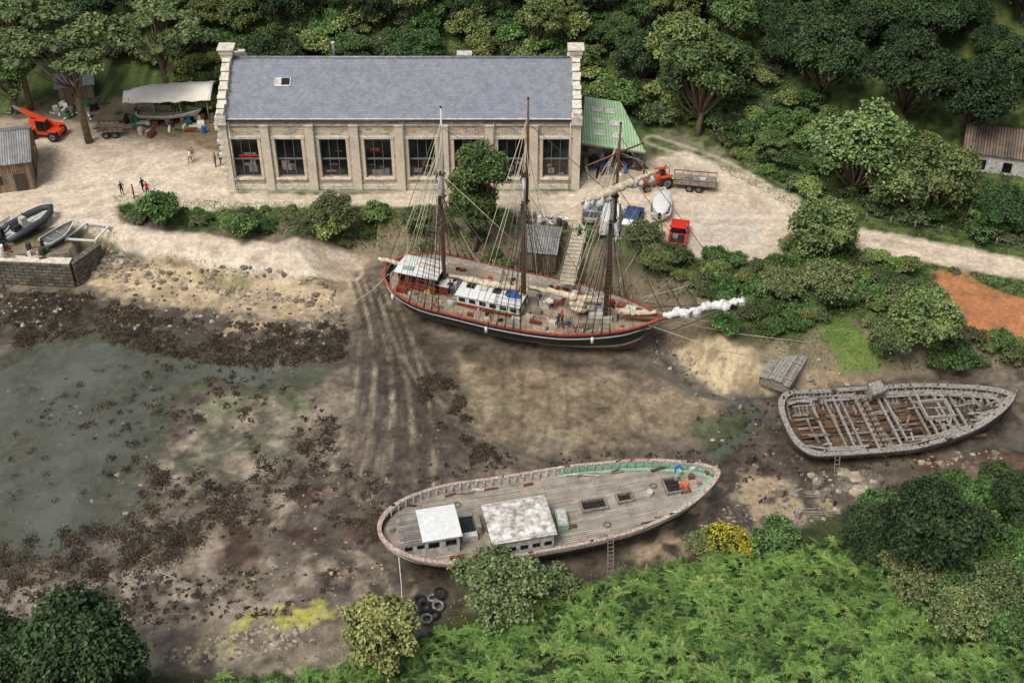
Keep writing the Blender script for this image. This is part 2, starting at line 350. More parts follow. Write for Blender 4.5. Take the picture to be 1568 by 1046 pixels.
# pale shore and slip
zone([(135,428),(200,400),(330,412),(440,425),(535,445),(525,482),(400,482),(250,470),(150,450)],(188,166,134),1.5,2.5,.9)
zone([(150,455),(250,480),(400,490),(530,478),(530,500),(400,505),(200,480)],(160,138,110),1.5,3,.8,n5)
zone([(230,400),(330,408),(400,425),(330,440),(240,425)],(108,104,66),1,3,.7,n2)
zone([(150,440),(300,445),(520,462),(520,480),(300,475)],(120,106,86),1,3,.6,n5)
zone([(1040,538),(1075,522),(1140,535),(1180,560),(1180,590),(1110,598),(1060,575)],(194,174,140),1,2,.85)
zone([(1030,530),(1200,540),(1200,610),(1100,600)],(126,108,84),1,3,.6,n5)
zone([(1230,560),(1280,560),(1330,590),(1240,600),(1200,600)],(156,134,106),1,2,.7)
zone([(245,990),(330,965),(420,942),(500,925),(505,962),(420,985),(280,1015)],(162,158,62),1.2,3.5,.8,n5)
zone([(235,1005),(300,985),(420,960),(500,955),(500,1000),(400,1020),(240,1022)],(150,140,118),1.2,3,.6,n5)
zone([(1420,408),(1490,422),(1568,465),(1640,530),(1530,520),(1480,500),(1440,455)],(182,120,78),1,2,.9)
zone([(1430,420),(1540,450),(1600,520),(1480,495)],(146,104,72),1,3,.6,n5)
zone([(1230,500),(1300,490),(1350,560),(1290,570)],(98,122,50),1,2,.8)
zone([(1400,700),(1568,690),(1568,720),(1450,730)],(92,64,48),1,2,.6)
# gravel
gr=(202,184,162)
t1=zone([(-300,190),(60,182),(200,190),(352,236),(352,296),(610,297),(884,297),(892,262),(985,246),(1060,232),(1120,258),(1225,302),(1228,335),(1320,348),(1568,397),(1900,450),(1900,480),(1568,430),(1320,386),(1212,372),(1186,406),(1060,392),(985,348),(900,352),(800,330),(770,318),(640,316),(430,318),(300,322),(210,312),(180,318),(185,342),(300,360),(420,372),(520,378),(560,398),(540,430),(440,432),(330,410),(230,396),(180,372),(120,350),(-300,350)],gr,.9,1.0,1.0)
zone([(480,385),(560,395),(560,450),(500,450)],(150,128,102),2,2,.6)
zone([(180,150),(340,180),(345,245),(250,228),(180,200)],(130,108,88),2,3,.75)
zone([(0,165),(180,160),(190,205),(100,215),(0,200)],(134,114,94),2,3,.6)
zone([(890,240),(985,230),(1100,262),(1020,300),(900,290)],(150,134,114),2,3,.6)
zone([(1000,200),(1080,215),(1130,260),(1060,235)],(150,138,120),2,3,.5)
zone([(1060,235),(1130,262),(1230,310),(1190,300),(1090,262)],(116,112,78),1,3,.6,n5)
col=mixc(col,C3((216,201,179)),.5*sm((n1-.5)/.2)*t1)
col=mixc(col,C3((158,142,120)),.4*sm((n5-.52)/.1)*t1)
zone([(350,300),(620,300),(880,300),(880,310),(620,312),(350,310)],(184,174,154),.5,1,.5)
zone([(1060,318),(1150,322),(1175,398),(1060,384)],(186,178,162),.3,.2,.5)
# tyre tracks
def track(pp,c,w=.2,gap=.85,amt=.45):
    global col
    d=distline(xs,ys,[P(u,v,.2) for u,v in pp])
    t=np.exp(-((d-gap)/w)**2)*(.3+1.3*n3)*sm((n5-.30)/.2)*((dN<1)&(dS<1))
    col=mixc(col,C3(c),np.clip(t*amt,0,1))
def arc(p0,p1,p2,n=14):
    return [((1-t)**2*p0[0]+2*t*(1-t)*p1[0]+t*t*p2[0],(1-t)**2*p0[1]+2*t*(1-t)*p1[1]+t*t*p2[1]) for t in np.linspace(0,1,n)]
dk=(54,46,39); lt=(158,142,118)
random.seed(31)
for i in range(11):
    o_=i*9-35; track(arc((562+o_*.4,428),(625+o_,560+i*7),(570+o_*1.6,740+i*5)),dk if i%3 else lt,.17,.8,.6)
track(arc((590,450),(600,650),(740,725)),dk,amt=.7); track(arc((600,450),(640,700),(880,722)),dk,amt=.6)
track(arc((600,470),(660,700),(1000,690)),lt,amt=.4); track(arc((560,470),(560,700),(700,800)),dk,amt=.6); track(arc((600,600),(500,720),(420,860)),dk,amt=.5)
track(arc((700,545),(775,620),(740,700)),lt,w=.5,gap=0,amt=.45); track(arc((775,545),(800,620),(770,700)),dk,amt=.4)
track(arc((840,545),(870,610),(840,700)),dk,amt=.45); track(arc((930,590),(1000,640),(960,690)),dk,amt=.45); track(arc((600,560),(640,600),(650,700)),dk,w=.4,gap=0,amt=.6)
track(arc((480,860),(560,840),(580,900)),lt,amt=.5); track(arc((460,850),(540,825),(575,880)),dk,amt=.4); track(arc((1000,500),(1000,560),(1080,600)),dk,w=.5,gap=0,amt=.8)
track(arc((520,900),(560,850),(620,900)),lt,amt=.4)
for pp in [[(0,300),(100,290),(200,275),(350,300),(880,302)],[(884,305),(1000,340),(1200,340),(1568,412)],[(60,330),(150,330),(200,370),(440,405),(540,420)],[(1000,215),(1100,250),(1200,305),(1228,340)],[(350,300),(200,300),(60,330)]]:
    d=distline(xs,ys,W(pp)); t=np.exp(-((d-.95)/.3)**2)*.4*(.4+n2); col=mixc(col,C3((224,210,190)),np.clip(t,0,1))
me=bpy.data.meshes.new('ground'); nx,ny=len(ax),len(ay)
me.vertices.add(len(xs)); me.vertices.foreach_set('co',np.c_[xs,ys,zs].astype(np.float32).ravel())
ii=np.arange(ny-1)[:,None]*nx+np.arange(nx-1)[None,:]; q=np.stack([ii,ii+1,ii+nx+1,ii+nx],-1).reshape(-1,4)
me.loops.add(q.size); me.loops.foreach_set('vertex_index',q.astype(np.int32).ravel()); me.polygons.add(len(q)); me.polygons.foreach_set('loop_start',np.arange(0,q.size,4,dtype=np.int32))
me.update(calc_edges=True); me.polygons.foreach_set('use_smooth',np.ones(len(q),bool))
mudm=((dN<0.5)&(dS<0.5)).astype(float)
col=np.clip(col*(.78+.44*n3+mudm*1.0*(n6-.5)*.7+mudm*1.2*(n5-.5))[:,None],0.01,1)
wetv=np.where(mudm>0,np.clip(.18+1.3*(n5-.38),.05,.9),1.0)
at=me.attributes.new('Col','FLOAT_COLOR','POINT'); at.data.foreach_set('color',np.c_[col,wetv].astype(np.float32).ravel())
m,nt,b=newmat('ground_mat'); N=nt.nodes.new; L=nt.links.new
a=N('ShaderNodeAttribute'); a.attribute_name='Col'; tc=N('ShaderNodeTexCoord')
nA=N('ShaderNodeTexNoise'); nA.inputs['Scale'].default_value=2.0; nA.inputs['Detail'].default_value=10; nA.inputs['Roughness'].default_value=.8; L(tc.outputs['Object'],nA.inputs['Vector'])
mr=N('ShaderNodeMapRange'); mr.inputs[1].default_value=.32; mr.inputs[2].default_value=.68; mr.inputs[3].default_value=.58; mr.inputs[4].default_value=1.42; L(nA.outputs['Fac'],mr.inputs[0])
sc=N('ShaderNodeVectorMath'); sc.operation='SCALE'; L(a.outputs['Color'],sc.inputs[0]); L(mr.outputs[0],sc.inputs['Scale']); L(sc.outputs[0],b.inputs['Base Color'])
mr2=N('ShaderNodeMapRange'); mr2.inputs[3].default_value=.2; mr2.inputs[4].default_value=.95; L(a.outputs['Alpha'],mr2.inputs[0]); L(mr2.outputs[0],b.inputs['Roughness'])
b.inputs['Specular IOR Level'].default_value=.4
bp=N('ShaderNodeBump'); bp.inputs['Strength'].default_value=.7; bp.inputs['Distance'].default_value=.14; L(nA.outputs['Fac'],bp.inputs['Height']); L(bp.outputs['Normal'],b.inputs['Normal'])
me.materials.append(m); o=bpy.data.objects.new('ground',me); bpy.context.collection.objects.link(o)
# ------------------------------------------------------------------ water
mb=MB(); m,nt,b=newmat('shallow_water'); N=nt.nodes.new; L=nt.links.new
b.inputs['Base Color'].default_value=(.135,.145,.115,1); b.inputs['Roughness'].default_value=.05; b.inputs['Specular IOR Level'].default_value=.8
tc=N('ShaderNodeTexCoord'); no=N('ShaderNodeTexNoise'); no.inputs['Scale'].default_value=.14; no.inputs['Detail'].default_value=9; no.inputs['Roughness'].default_value=.68; L(tc.outputs['Object'],no.inputs['Vector'])
mr=N('ShaderNodeMapRange'); mr.inputs[1].default_value=.38; mr.inputs[2].default_value=.62; mr.inputs[3].default_value=.12; mr.inputs[4].default_value=.72; L(no.outputs['Fac'],mr.inputs[0]); L(mr.outputs[0],b.inputs['Alpha'])
n2_=N('ShaderNodeTexNoise'); n2_.inputs['Scale'].default_value=1.5; n2_.inputs['Detail'].default_value=3; L(tc.outputs['Object'],n2_.inputs['Vector'])
bp=N('ShaderNodeBump'); bp.inputs['Strength'].default_value=.05; bp.inputs['Distance'].default_value=.05; L(n2_.outputs['Fac'],bp.inputs['Height']); L(bp.outputs['Normal'],b.inputs['Normal'])
mb.add([(-220,62,0),(60,62,0),(60,112,0),(-220,112,0)],[(0,1,2,3)],m); mb.obj('water')
# ------------------------------------------------------------------ plants
def make_tree(name,R=4,H=9,tr=3,nl=14,nleaf=5000,ls=.3,cA=(52,78,30),cB=(96,122,48),seed=1,flat=.75,lr=(.34,.5),trunk=.28,corek=.66,gain=1.12,lm_='leaf'):
    r0=np.random.default_rng(seed); random.seed(seed); mb=MB()
    lobes=[]; cz=tr+(H-tr)*.5
    for i in range(nl):
        th=i*2.4+r0.uniform(-.4,.4); rr=R*.74*math.sqrt((i+.5)/nl); zz=cz+(H-tr)*.36*(1-(rr/R)**2*1.6)+r0.uniform(-.2,.14)*(H-tr)
        rad=R*r0.uniform(*lr); lobes.append((np.array([rr*math.cos(th),rr*math.sin(th),zz]),np.array([rad,rad,rad*flat])*r0.uniform(.85,1.15,3)))
    mb.tube([(0,0,-.6),(R_(-.1,.1),R_(-.1,.1),tr*.5),(R_(-.3,.3),R_(-.3,.3),tr+.4),(0,0,cz)],[trunk*1.25,trunk,trunk*.75,trunk*.3],M['bark'],7)
    for c,r in lobes:
        s0=Vector((0,0,tr*R_(.6,1.0))); e=Vector(c); mid=(s0+e)/2+Vector((R_(-.3,.3),R_(-.3,.3),-.25))
        mb.tube([s0,mid,e],[trunk*.45,trunk*.28,trunk*.1],M['bark'],5)
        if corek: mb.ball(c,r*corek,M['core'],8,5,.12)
    per=nleaf//nl; Vs=[];Cs=[]; a=np.array(lin(cA)); b_=np.array(lin(cB))
    for c,r in lobes:
        d=unit(r0.normal(size=(per,3))); d[:,2]=np.where(r0.random(per)<.65,np.abs(d[:,2]),d[:,2])
        k=r0.uniform(.72,1.12,per)*(1+.22*np.sin(d[:,0]*6+c[0]*3)*np.cos(d[:,1]*7+c[1]*2))
        p=c+d*r*k[:,None]
        nr=unit(d*.7+np.array([0,0,.5])+r0.normal(size=(per,3))*.55)
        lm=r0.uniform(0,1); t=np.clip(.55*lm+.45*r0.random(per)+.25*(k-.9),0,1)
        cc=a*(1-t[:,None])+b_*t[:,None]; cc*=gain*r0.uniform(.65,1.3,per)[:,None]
        cc*=np.clip(.45+.7*(k-.7)/.4,0.3,1.15)[:,None]  # inner leaves darkened: crown shade put into the leaf colour
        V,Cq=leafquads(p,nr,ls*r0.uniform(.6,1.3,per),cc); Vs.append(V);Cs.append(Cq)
    V=np.concatenate(Vs); Cq=np.concatenate(Cs); n0=len(mb.v)
    me=bpy.data.meshes.new(name); fq=(np.arange(len(V)).reshape(-1,4)+n0).tolist()
    me.from_pydata(mb.v+V.tolist(),[],mb.f+fq)
    mats=mb.mats+[M[lm_]]
    for m in mats: me.materials.append(m)
    me.polygons.foreach_set('material_index',mb.m+[len(mats)-1]*len(fq)); me.polygons.foreach_set('use_smooth',mb.sm+[False]*len(fq))
    at=me.attributes.new('Col','FLOAT_COLOR','POINT'); at.data.foreach_set('color',np.r_[np.ones((n0,4)),np.c_[Cq,np.ones(len(Cq))]].astype(np.float32).ravel())
    me.update(); me['R']=float(R); me['HC']=float(cz+(H-tr)*.15); return me
S1=(.2,.32)
TR=[make_tree('broadleaf_a',4.2,9,2.5,30,10500,.17,(40,62,28),(86,110,50),11,lr=S1),
    make_tree('broadleaf_b',3.8,9.5,3,27,9500,.16,(42,68,31),(96,118,52),12,lr=S1),
    make_tree('broadleaf_c',4.5,8,2,34,11500,.17,(32,50,26),(66,88,42),13,lr=S1,gain=.95),
    make_tree('broadleaf_d',3.5,8.5,2.5,25,9000,.15,(64,84,36),(126,134,64),14,lr=S1)]
BU=[make_tree('shrub_a',1.6,2.3,.3,15,2600,.11,(50,80,34),(102,134,56),21,trunk=.06,lr=(.22,.36)),
    make_tree('shrub_b',1.7,1.9,.2,16,2600,.11,(42,66,31),(84,112,48),22,trunk=.06,lr=(.22,.36)),
    make_tree('shrub_c',1.4,2.0,.3,13,2200,.10,(72,92,38),(138,150,72),23,trunk=.06,lr=(.22,.36)),
    make_tree('shrub_d',1.8,1.6,.2,16,2400,.12,(58,72,40),(104,112,68),24,trunk=.06,lr=(.22,.36))]
PINE=[make_tree('pine_a',5.5,12,7,22,8500,.17,(46,62,34),(98,112,58),31,flat=.36,lr=(.12,.24),trunk=.24,corek=.35),
      make_tree('pine_b',5,11,6.5,19,7500,.17,(48,66,36),(104,116,60),32,flat=.36,lr=(.12,.24),trunk=.22,corek=.35)]
DARK=make_tree('dense_dark',3.6,6.4,.8,38,15000,.125,(30,50,26),(62,90,44),41,flat=.85,lr=(.17,.29))
YB_=make_tree('yellow_green',1.9,2.9,.3,28,8000,.095,(84,100,42),(178,180,98),42,flat=.9,lr=(.2,.3))
ROUND=make_tree('round_dense',3.0,5.2,.5,36,13500,.12,(66,88,42),(122,138,70),43,flat=.85,lr=(.2,.3))
GORSE=make_tree('gorse_mesh',1.6,1.7,.2,14,2200,.07,(84,100,48),(222,202,50),44,trunk=.05,lr=(.2,.36),gain=1.0,lm_='gorse')
TWIG=make_tree('thin_shrub',2.6,3.6,.5,26,6500,.10,(60,72,40),(114,126,70),45,lr=(.15,.29),trunk=.10,corek=.4)
def inst(name,me,loc,s,rz=None,parent=None,sz=None,tilt=0):
    o=bpy.data.objects.new(name,me); bpy.context.collection.objects.link(o); o.location=loc; o.rotation_euler=(R_(-tilt,tilt),R_(-tilt,tilt),R_(0,6.28) if rz is None else rz)
    o.scale=(s,s,sz or s)
    if parent: o.parent=parent
    return o
def tree_c(name,me,u,v,wpx,zs_=1.0):
    d=G(u,v,2)[1]; s=(wpx/ (F/ (math.hypot(d,CH)) ))/(2.05*me['R'])
    x,y,z=G(u,v,me['HC']*s*zs_)
    return inst(name,me,(x,y,z-.1),s,sz=s*zs_)
random.seed(5)
wood=empty('woodland')
hutp=G(1520,270)
cand=[]
for yy in np.arange(YB-30,YB+75,4.3):
    for xx in np.arange(-105,112,4.5):
        cand.append((xx+R_(-1.8,1.8),yy+R_(-1.8,1.8)))
cx=np.array(cand); dh=sd(cx[:,0],cx[:,1],Hpoly); hz=height(cx[:,0],cx[:,1])
def pix(x,y,z):
    dep=y*cp-(z-CH)*sp
    up=y*sp+(z-CH)*cp
    return 784+F*x/dep, 523-F*up/dep
for (x,y),d,z in zip(cand,dh,hz):
    if d<3: continue
    if abs(x-hutp[0]-2.6)<8 and -9<y-hutp[1]-2.5<5.0: continue
    u,v=pix(x,y,z+5)
    if y<YB+14 and not (u>1500 and v<300): continue
    if -40<u<340 and v>30 and d<12: continue
    if 960<u<1260 and v>95: continue
    if 330<u<960 and d<13 and R_(0,1)<.75: continue
    me_=random.choice(TR if R_(0,1)<.75 else TR[:3]); s=R_(.6,1.0)
    if u>1150: me_=random.choice([TR[0],TR[2],TR[2],TR[2]])
    inst('woodland_tree',me_,(x,y,z-.3),s,parent=wood,sz=s*R_(.85,1.15),tilt=.08)
def scatter(pname,poly,space,meshes,smin,smax,world=False,jit=.5,avoid=[]):
    par=empty(pname); w=poly if world else W(poly); a=np.array(w)
    pts=[(x+R_(-jit,jit)*space,y+R_(-jit,jit)*space) for x in np.arange(a[:,0].min(),a[:,0].max(),space) for y in np.arange(a[:,1].min(),a[:,1].max(),space)]
    p=np.array(pts); ok=inpoly(p[:,0],p[:,1],w); p=p[ok]; h=height(p[:,0],p[:,1])
    for (x,y),z in zip(p,h):
        if any(math.hypot(x-q[0],y-q[1])<q[2] for q in avoid): continue
        s=R_(smin,smax); inst('shrub',random.choice(meshes),(x,y,z-.25),s,parent=par,sz=s*R_(.8,1.25),tilt=.15)
    return par
hv=(hutp[0]+1,hutp[1]+1,6.5)
HS=[(-40,YB+15.8),(9,YB+15.8),(18,YB+14),(30,YB+34),(-40,YB+34)]
RS=[(1000,190),(1080,205),(1130,248),(1240,300),(1330,332),(1568,380),(1700,400),(1700,300),(1500,250),(1240,150),(1100,60),(960,100)]
BB=[(965,362),(1050,395),(1180,408),(1212,378),(1320,390),(1420,412),(1440,460),(1490,512),(1568,525),(1700,530),(1700,560),(1480,560),(1400,570),(1340,565),(1345,520),(1300,485),(1240,495),(1200,520),(1150,500),(1100,470),(1040,455),(980,425)]
VS=[(182,318),(210,314),(300,325),(430,320),(560,320),(690,322),(700,360),(600,370),(480,368),(420,362),(300,350),(200,338)]
SS=[(690,365),(780,372),(790,400),(860,420),(960,435),(975,455),(900,455),(800,432),(700,405),(610,392),(560,385),(620,372)]
scatter('hillside_scrub',HS,2.2,BU+[BU[2]],.7,1.7,world=True)
scatter('roadside_scrub',RS,1.9,BU,.5,1.3,avoid=[hv])
scatter('verge_shrubs',VS,1.7,BU,.25,.75)
scatter('bramble_bank',BB,1.7,BU,.4,1.1)
scatter('shore_shrubs',SS,1.6,BU,.3,.75)
scatter('roadside_grass_shrubs',[(1568,440),(1440,412),(1568,450),(1700,500),(1700,470)],1.5,BU,.3,.6)
LBS=[(-300,120),(0,120),(120,90),(300,100),(330,60),(0,60),(-300,60)]
scatter('left_bank_scrub',LBS,2.4,BU,.9,1.7)
scatter('riverside_scrub',[(1300,800),(1400,755),(1568,722),(1850,700),(1850,900),(1568,1000),(1460,960),(1330,850)],2.0,[BU[0],BU[1],BU[3],BU[1]],.6,1.2)
def cover(name,polys,dens,hmax,sz,cA,cB,seed):
    r0=np.random.default_rng(seed); Vs=[];Cs=[]; A=np.array(lin(cA));B=np.array(lin(cB))
    for w in polys:
        a=np.array(w); n=int(np.ptp(a[:,0])*np.ptp(a[:,1])*dens); x=r0.uniform(a[:,0].min(),a[:,0].max(),n); y=r0.uniform(a[:,1].min(),a[:,1].max(),n)
        ok=(sd(x,y,w)+1.6*(fbm(x,y,1.6,71)-.5)>0); x=x[ok];y=y[ok];n=len(x); cl=fbm(x,y,1.3,72)
        z=height(x,y)+r0.random(n)*hmax*np.clip(cl*2.2-.5,.1,1.2)
        nr=unit(np.c_[r0.normal(size=(n,2))*.6,np.ones(n)]); t=np.clip(1.6*(cl-.35)+.5*r0.random(n)+.6*(fbm(x,y,6,73)-.5),0,1)[:,None]
        V,C=leafquads(np.c_[x,y,z],nr,sz*r0.uniform(.5,1.4,n),(A*(1-t)+B*t)*r0.uniform(.7,1.25,n)[:,None],.5); Vs.append(V);Cs.append(C)
    soup(name,np.concatenate(Vs),np.concatenate(Cs),[M['fern']])
cover('bramble_ground_cover',[W(BB),W(SS),W(VS),HS,W(RS),W(LBS)],24,.75,.13,(50,72,32),(112,138,60),81)
cover('bank_grass',[W([(1230,495),(1300,488),(1352,560),(1290,572),(1200,560),(1150,510)]),W([(1190,395),(1230,352),(1322,345),(1568,395),(1568,388),(1330,338),(1235,335)]),W([(1320,388),(1568,432),(1700,450),(1700,475),(1568,462),(1420,412)]),W([(1085,240),(1235,310),(1232,330),(1120,270)]),W([(170,300),(450,312),(640,318),(440,328),(190,345)])],30,.3,.09,(76,102,42),(138,158,72),82)
cover('shore_grass',[W([(110,340),(175,345),(180,380),(130,400)]),W([(230,395),(420,415),(330,440),(240,425)]),W([(1180,770),(1290,770),(1280,800),(1180,820)]),W([(1030,500),(1170,500),(1180,530),(1050,528)]),W([(380,1010),(500,985),(640,960),(700,920),(860,880),(1060,845),(1180,815),(1180,840),(1000,880),(700,970),(500,1040)])],14,.25,.09,(80,92,46),(136,142,76),83)
for n_,m_,u,v,w,zz in [
 ('pine_tree',PINE[0],100,60,215,.78),('pine_tree',PINE[1],238,36,175,.8),('pine_tree',PINE[1],10,25,190,.8),
 ('ash_tree',TR[1],733,262,100,1.2),('ash_tree',TR[1],728,312,95,.9),
 ('round_tree',ROUND,1265,338,118,.95),('oak_tree',ROUND,1322,212,160,1.0),('bay_tree',ROUND,1445,258,135,1),('bay_tree',ROUND,1385,268,120,.9),('bay_tree',DARK,1530,310,100,.8),
 ('sycamore_tree',TR[0],1080,100,140,1),('sycamore_tree',TR[3],1040,60,110,1),('sycamore_tree',TR[2],1270,75,130,1.1),('sycamore_tree',TR[2],1400,100,140,1.1),('sycamore_tree',TR[2],1500,130,130,1.1),
 ('hawthorn_bush',BU[0],240,312,72,1.1),('hawthorn_bush',BU[0],370,342,60,.9),('hazel_bush',TWIG,508,318,90,.9),('hawthorn_bush',BU[0],572,322,50,1.1),('hazel_bush',TWIG,645,330,75,.9),('hazel_bush',BU[2],505,340,64,1),
 ('hawthorn_bush',TWIG,985,355,75,.9),('hawthorn_bush',ROUND,1005,392,60,.8),
 ('willow_bush',TWIG,1270,425,110,.9),('willow_bush',ROUND,1425,478,125,.85),('willow_bush',TWIG,1370,510,90,.9),('willow_bush',BU[1],1470,545,70,.9),('willow_bush',TWIG,1195,430,85,.9),('willow_bush',BU[0],1110,492,55,.9),
 ('laurel_bush',YB_,582,958,132,1.1),('elder_bush',TWIG,770,890,170,.8),('elder_bush',BU[3],850,890,90,.8),
 ('gorse_bush',GORSE,1110,822,80,.8),('gorse_bush',GORSE,1148,835,50,.8),('gorse_bush',TWIG,1075,828,70,.6),('elder_bush',BU[1],1190,818,90,.8),
 ('holly_tree',DARK,1430,800,180,.95),('holly_tree',DARK,1340,812,120,.8),('elder_tree',TWIG,1400,875,110,.9),('holly_tree',DARK,1565,760,100,1),('elder_tree',TWIG,1540,900,130,.9),('elder_tree',TWIG,1480,935,120,.9),
 ('oak_tree',DARK,110,992,215,1.0),('oak_tree',DARK,-20,1000,150,1.0),('oak_tree',DARK,190,1040,90,.8),('oak_tree',TR[1],10,110,90,.8),('oak_tree',TR[1],1180,215,60,.6)]:
    tree_c(n_,m_,u,v,w,zz)
# ------------------------------------------------------------------ bracken
def bracken(name,poly,dens,size,cA,cB,seed):
    r0=np.random.default_rng(seed); w=poly; a=np.array(w)
    n=int(np.ptp(a[:,0])*np.ptp(a[:,1])*dens)
    x=r0.uniform(a[:,0].min(),a[:,0].max(),n); y=r0.uniform(a[:,1].min(),a[:,1].max(),n)
    ok=(sd(x,y,w)+1.8*(fbm(x,y,2.5,51)-.5)>0); x=x[ok];y=y[ok]; z=height(x,y); n=len(x)
    cl=fbm(x,y,1.5,55); ph=r0.random(n); z=z+.1+1.15*np.clip((cl-.25)*1.8,0,1)*(.45+.55*ph)
    nf=6; base=np.repeat(np.c_[x,y,z],nf,0); cln=np.repeat(cl*.6+ph*.4,nf); big=np.repeat(fbm(x,y,8,57),nf); N_=len(base)
    th=r0.uniform(0,6.283,N_); L_=size*r0.uniform(.6,1.3,N_)*np.repeat(r0.uniform(.65,1.25,n),nf); up=r0.uniform(.15,.6,N_)
    d=np.c_[np.cos(th),np.sin(th),up*0]; sdv=np.c_[-np.sin(th),np.cos(th),0*th]
    np_=5; Vs=[];Cs=[]; A=np.array(lin(cA)); B=np.array(lin(cB)); Cc=np.array(lin((146,158,78)))
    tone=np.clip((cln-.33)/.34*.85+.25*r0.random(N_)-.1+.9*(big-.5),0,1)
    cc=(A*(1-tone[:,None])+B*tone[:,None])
    yl=np.repeat((r0.random(n)<.06)*1.0,nf)[:,None]; cc=cc*(1-yl*.6)+Cc*yl*.6; cc=cc*r0.uniform(.72,1.2,N_)[:,None]
    for i in range(np_):
        t=(i+.5)/np_; cz=up*L_*(t*1.4-1.5*t*t)
        c=base+d*(L_*t)[:,None]; c[:,2]+=cz
        wl=L_*.36*(1-t*.85); th_=L_*.085
        for sg in(-1,1):
            tip=c+sdv*(wl*sg)[:,None]+d*(L_*.12)[:,None]; tip[:,2]-=wl*.3
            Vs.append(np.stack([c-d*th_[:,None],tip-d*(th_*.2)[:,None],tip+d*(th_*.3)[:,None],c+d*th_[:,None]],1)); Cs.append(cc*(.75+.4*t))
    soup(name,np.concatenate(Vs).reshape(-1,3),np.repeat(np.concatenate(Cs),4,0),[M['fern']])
bw=W([(330,1046),(400,1040),(500,1030),(640,990),(700,968),(800,945),(870,905),(960,882),(1060,868),(1180,838),(1290,828),(1330,860),(1420,940),(1568,1000),(1640,1046)])
bw=bw+[(46,56),(46,50),(-28,50)]
bracken('bracken',bw,5.0,.64,(30,58,24),(108,146,60),3)
# ------------------------------------------------------------------ seaweed, rocks
def weeds(name,zones,seed):
    r0=np.random.default_rng(seed); Vs=[];Cs=[]
    for pp,n,sz,th_ in zones:
        w=[P(u,v,.1) for u,v in pp]; a=np.array(w); x=r0.uniform(a[:,0].min(),a[:,0].max(),n*6); y=r0.uniform(a[:,1].min(),a[:,1].max(),n*6)
        ok=inpoly(x,y,w)&(fbm(x,y,4,61)>th_); x=x[ok][:n];y=y[ok][:n]
        for cx_,cy_ in zip(x,y):
            s=sz*(.25+1.0*r0.random()**2); k=int(90*s*s)+10; an=r0.uniform(0,3.14); e_=r0.uniform(.25,.5)
            px=r0.normal(size=k)*s*.45; py=r0.normal(size=k)*s*e_
            qx=cx_+px*math.cos(an)-py*math.sin(an); qy=cy_+px*math.sin(an)+py*math.cos(an); rr=np.hypot(px,py)/s
            qz=height(qx,qy); qz=np.maximum(qz,-.03)+.015+.18*s*np.clip(1-rr*1.2,0,1)*r0.random(k)
            nr=unit(np.c_[r0.normal(size=(k,2))*.45,np.ones(k)]); base=np.array(lin((76,68,44) if r0.random()<.6 else (60,50,38)))*r0.uniform(.55,1.15); c=base*r0.uniform(.5,1.5,k)[:,None]
            V,C=leafquads(np.c_[qx,qy,qz],nr,r0.uniform(.05,.15,k),c,.5); Vs.append(V);Cs.append(C)
    soup(name,np.concatenate(Vs),np.concatenate(Cs),[M['weed']])
weeds('seaweed',[([(-100,450),(140,452),(250,485),(400,497),(530,497),(530,550),(400,564),(250,545),(150,514),(60,524),(-100,560)],1500,.7,.38),
 ([(640,580),(700,565),(720,640),(770,710),(690,700),(640,640)],300,.5,.42),
 ([(230,720),(420,660),(560,640),(480,740),(340,840),(200,850)],170,.9,.46),
 ([(0,830),(200,790),(330,830),(200,890),(0,900)],130,1.1,.42),([(100,540),(400,556),(520,640),(200,720),(60,640)],130,.7,.44),([(30,590),(240,600),(220,760),(0,780)],50,.8,.4),([(350,640),(640,640),(600,830),(350,880)],150,.6,.45),([(0,890),(600,870),(450,940),(200,960),(0,940)],260,.45,.4),([(640,690),(1100,690),(960,720),(640,760)],140,.3,.4),([(1100,620),(1200,620),(1500,720),(1100,740)],140,.35,.4)],5)
def rocks(name,zones,m,seed):
    random.seed(seed); mb=MB()
    for pp,n,s0,s1 in zones:
        w=W(pp); a=np.array(w); k=0
        while k<n:
            x=R_(a[:,0].min(),a[:,0].max()); y=R_(a[:,1].min(),a[:,1].max())
            if not inpoly(np.array(x),np.array(y),w): continue
            s=s0+(s1-s0)*random.random()**3; z=float(height(x,y))
            mb.ball((x,y,z+s*.1),(s*R_(.7,1.3),s*R_(.6,1.1),s*R_(.35,.7)),random.choice(m),7,5,.22,False); k+=1
    mb.obj(name)
rocks('shore_rocks',[([(120,395),(200,400),(250,412),(330,425),(430,445),(520,450),(525,470),(400,462),(250,440),(130,425)],330,.07,.42),([(110,395),(150,375),(230,405),(160,430)],90,.12,.5),([(300,405),(520,440),(525,450),(310,418)],70,.08,.4),
 ([(1240,725),(1330,720),(1350,745),(1250,765)],60,.12,.9),([(1400,695),(1530,690),(1540,720),(1400,715)],60,.1,.4),([(1190,770),(1290,765),(1290,795),(1190,800)],50,.08,.4),
 ([(1150,800),(1060,830),(1080,790),(1180,745),(1240,760)],130,.05,.22)],[M['rock'],M['rockp']],9)
rocks('pale_boulders',[([(1045,540),(1080,525),(1140,550),(1160,585),(1090,590)],18,.06,.35),([(1235,545),(1280,560),(1300,590),(1240,590)],20,.08,.45),([(240,1000),(330,975),(420,955),(490,945),(490,985),(400,1005),(260,1018)],420,.04,.28)],[M['rockp'],M['rockp'],M['rock']],10)
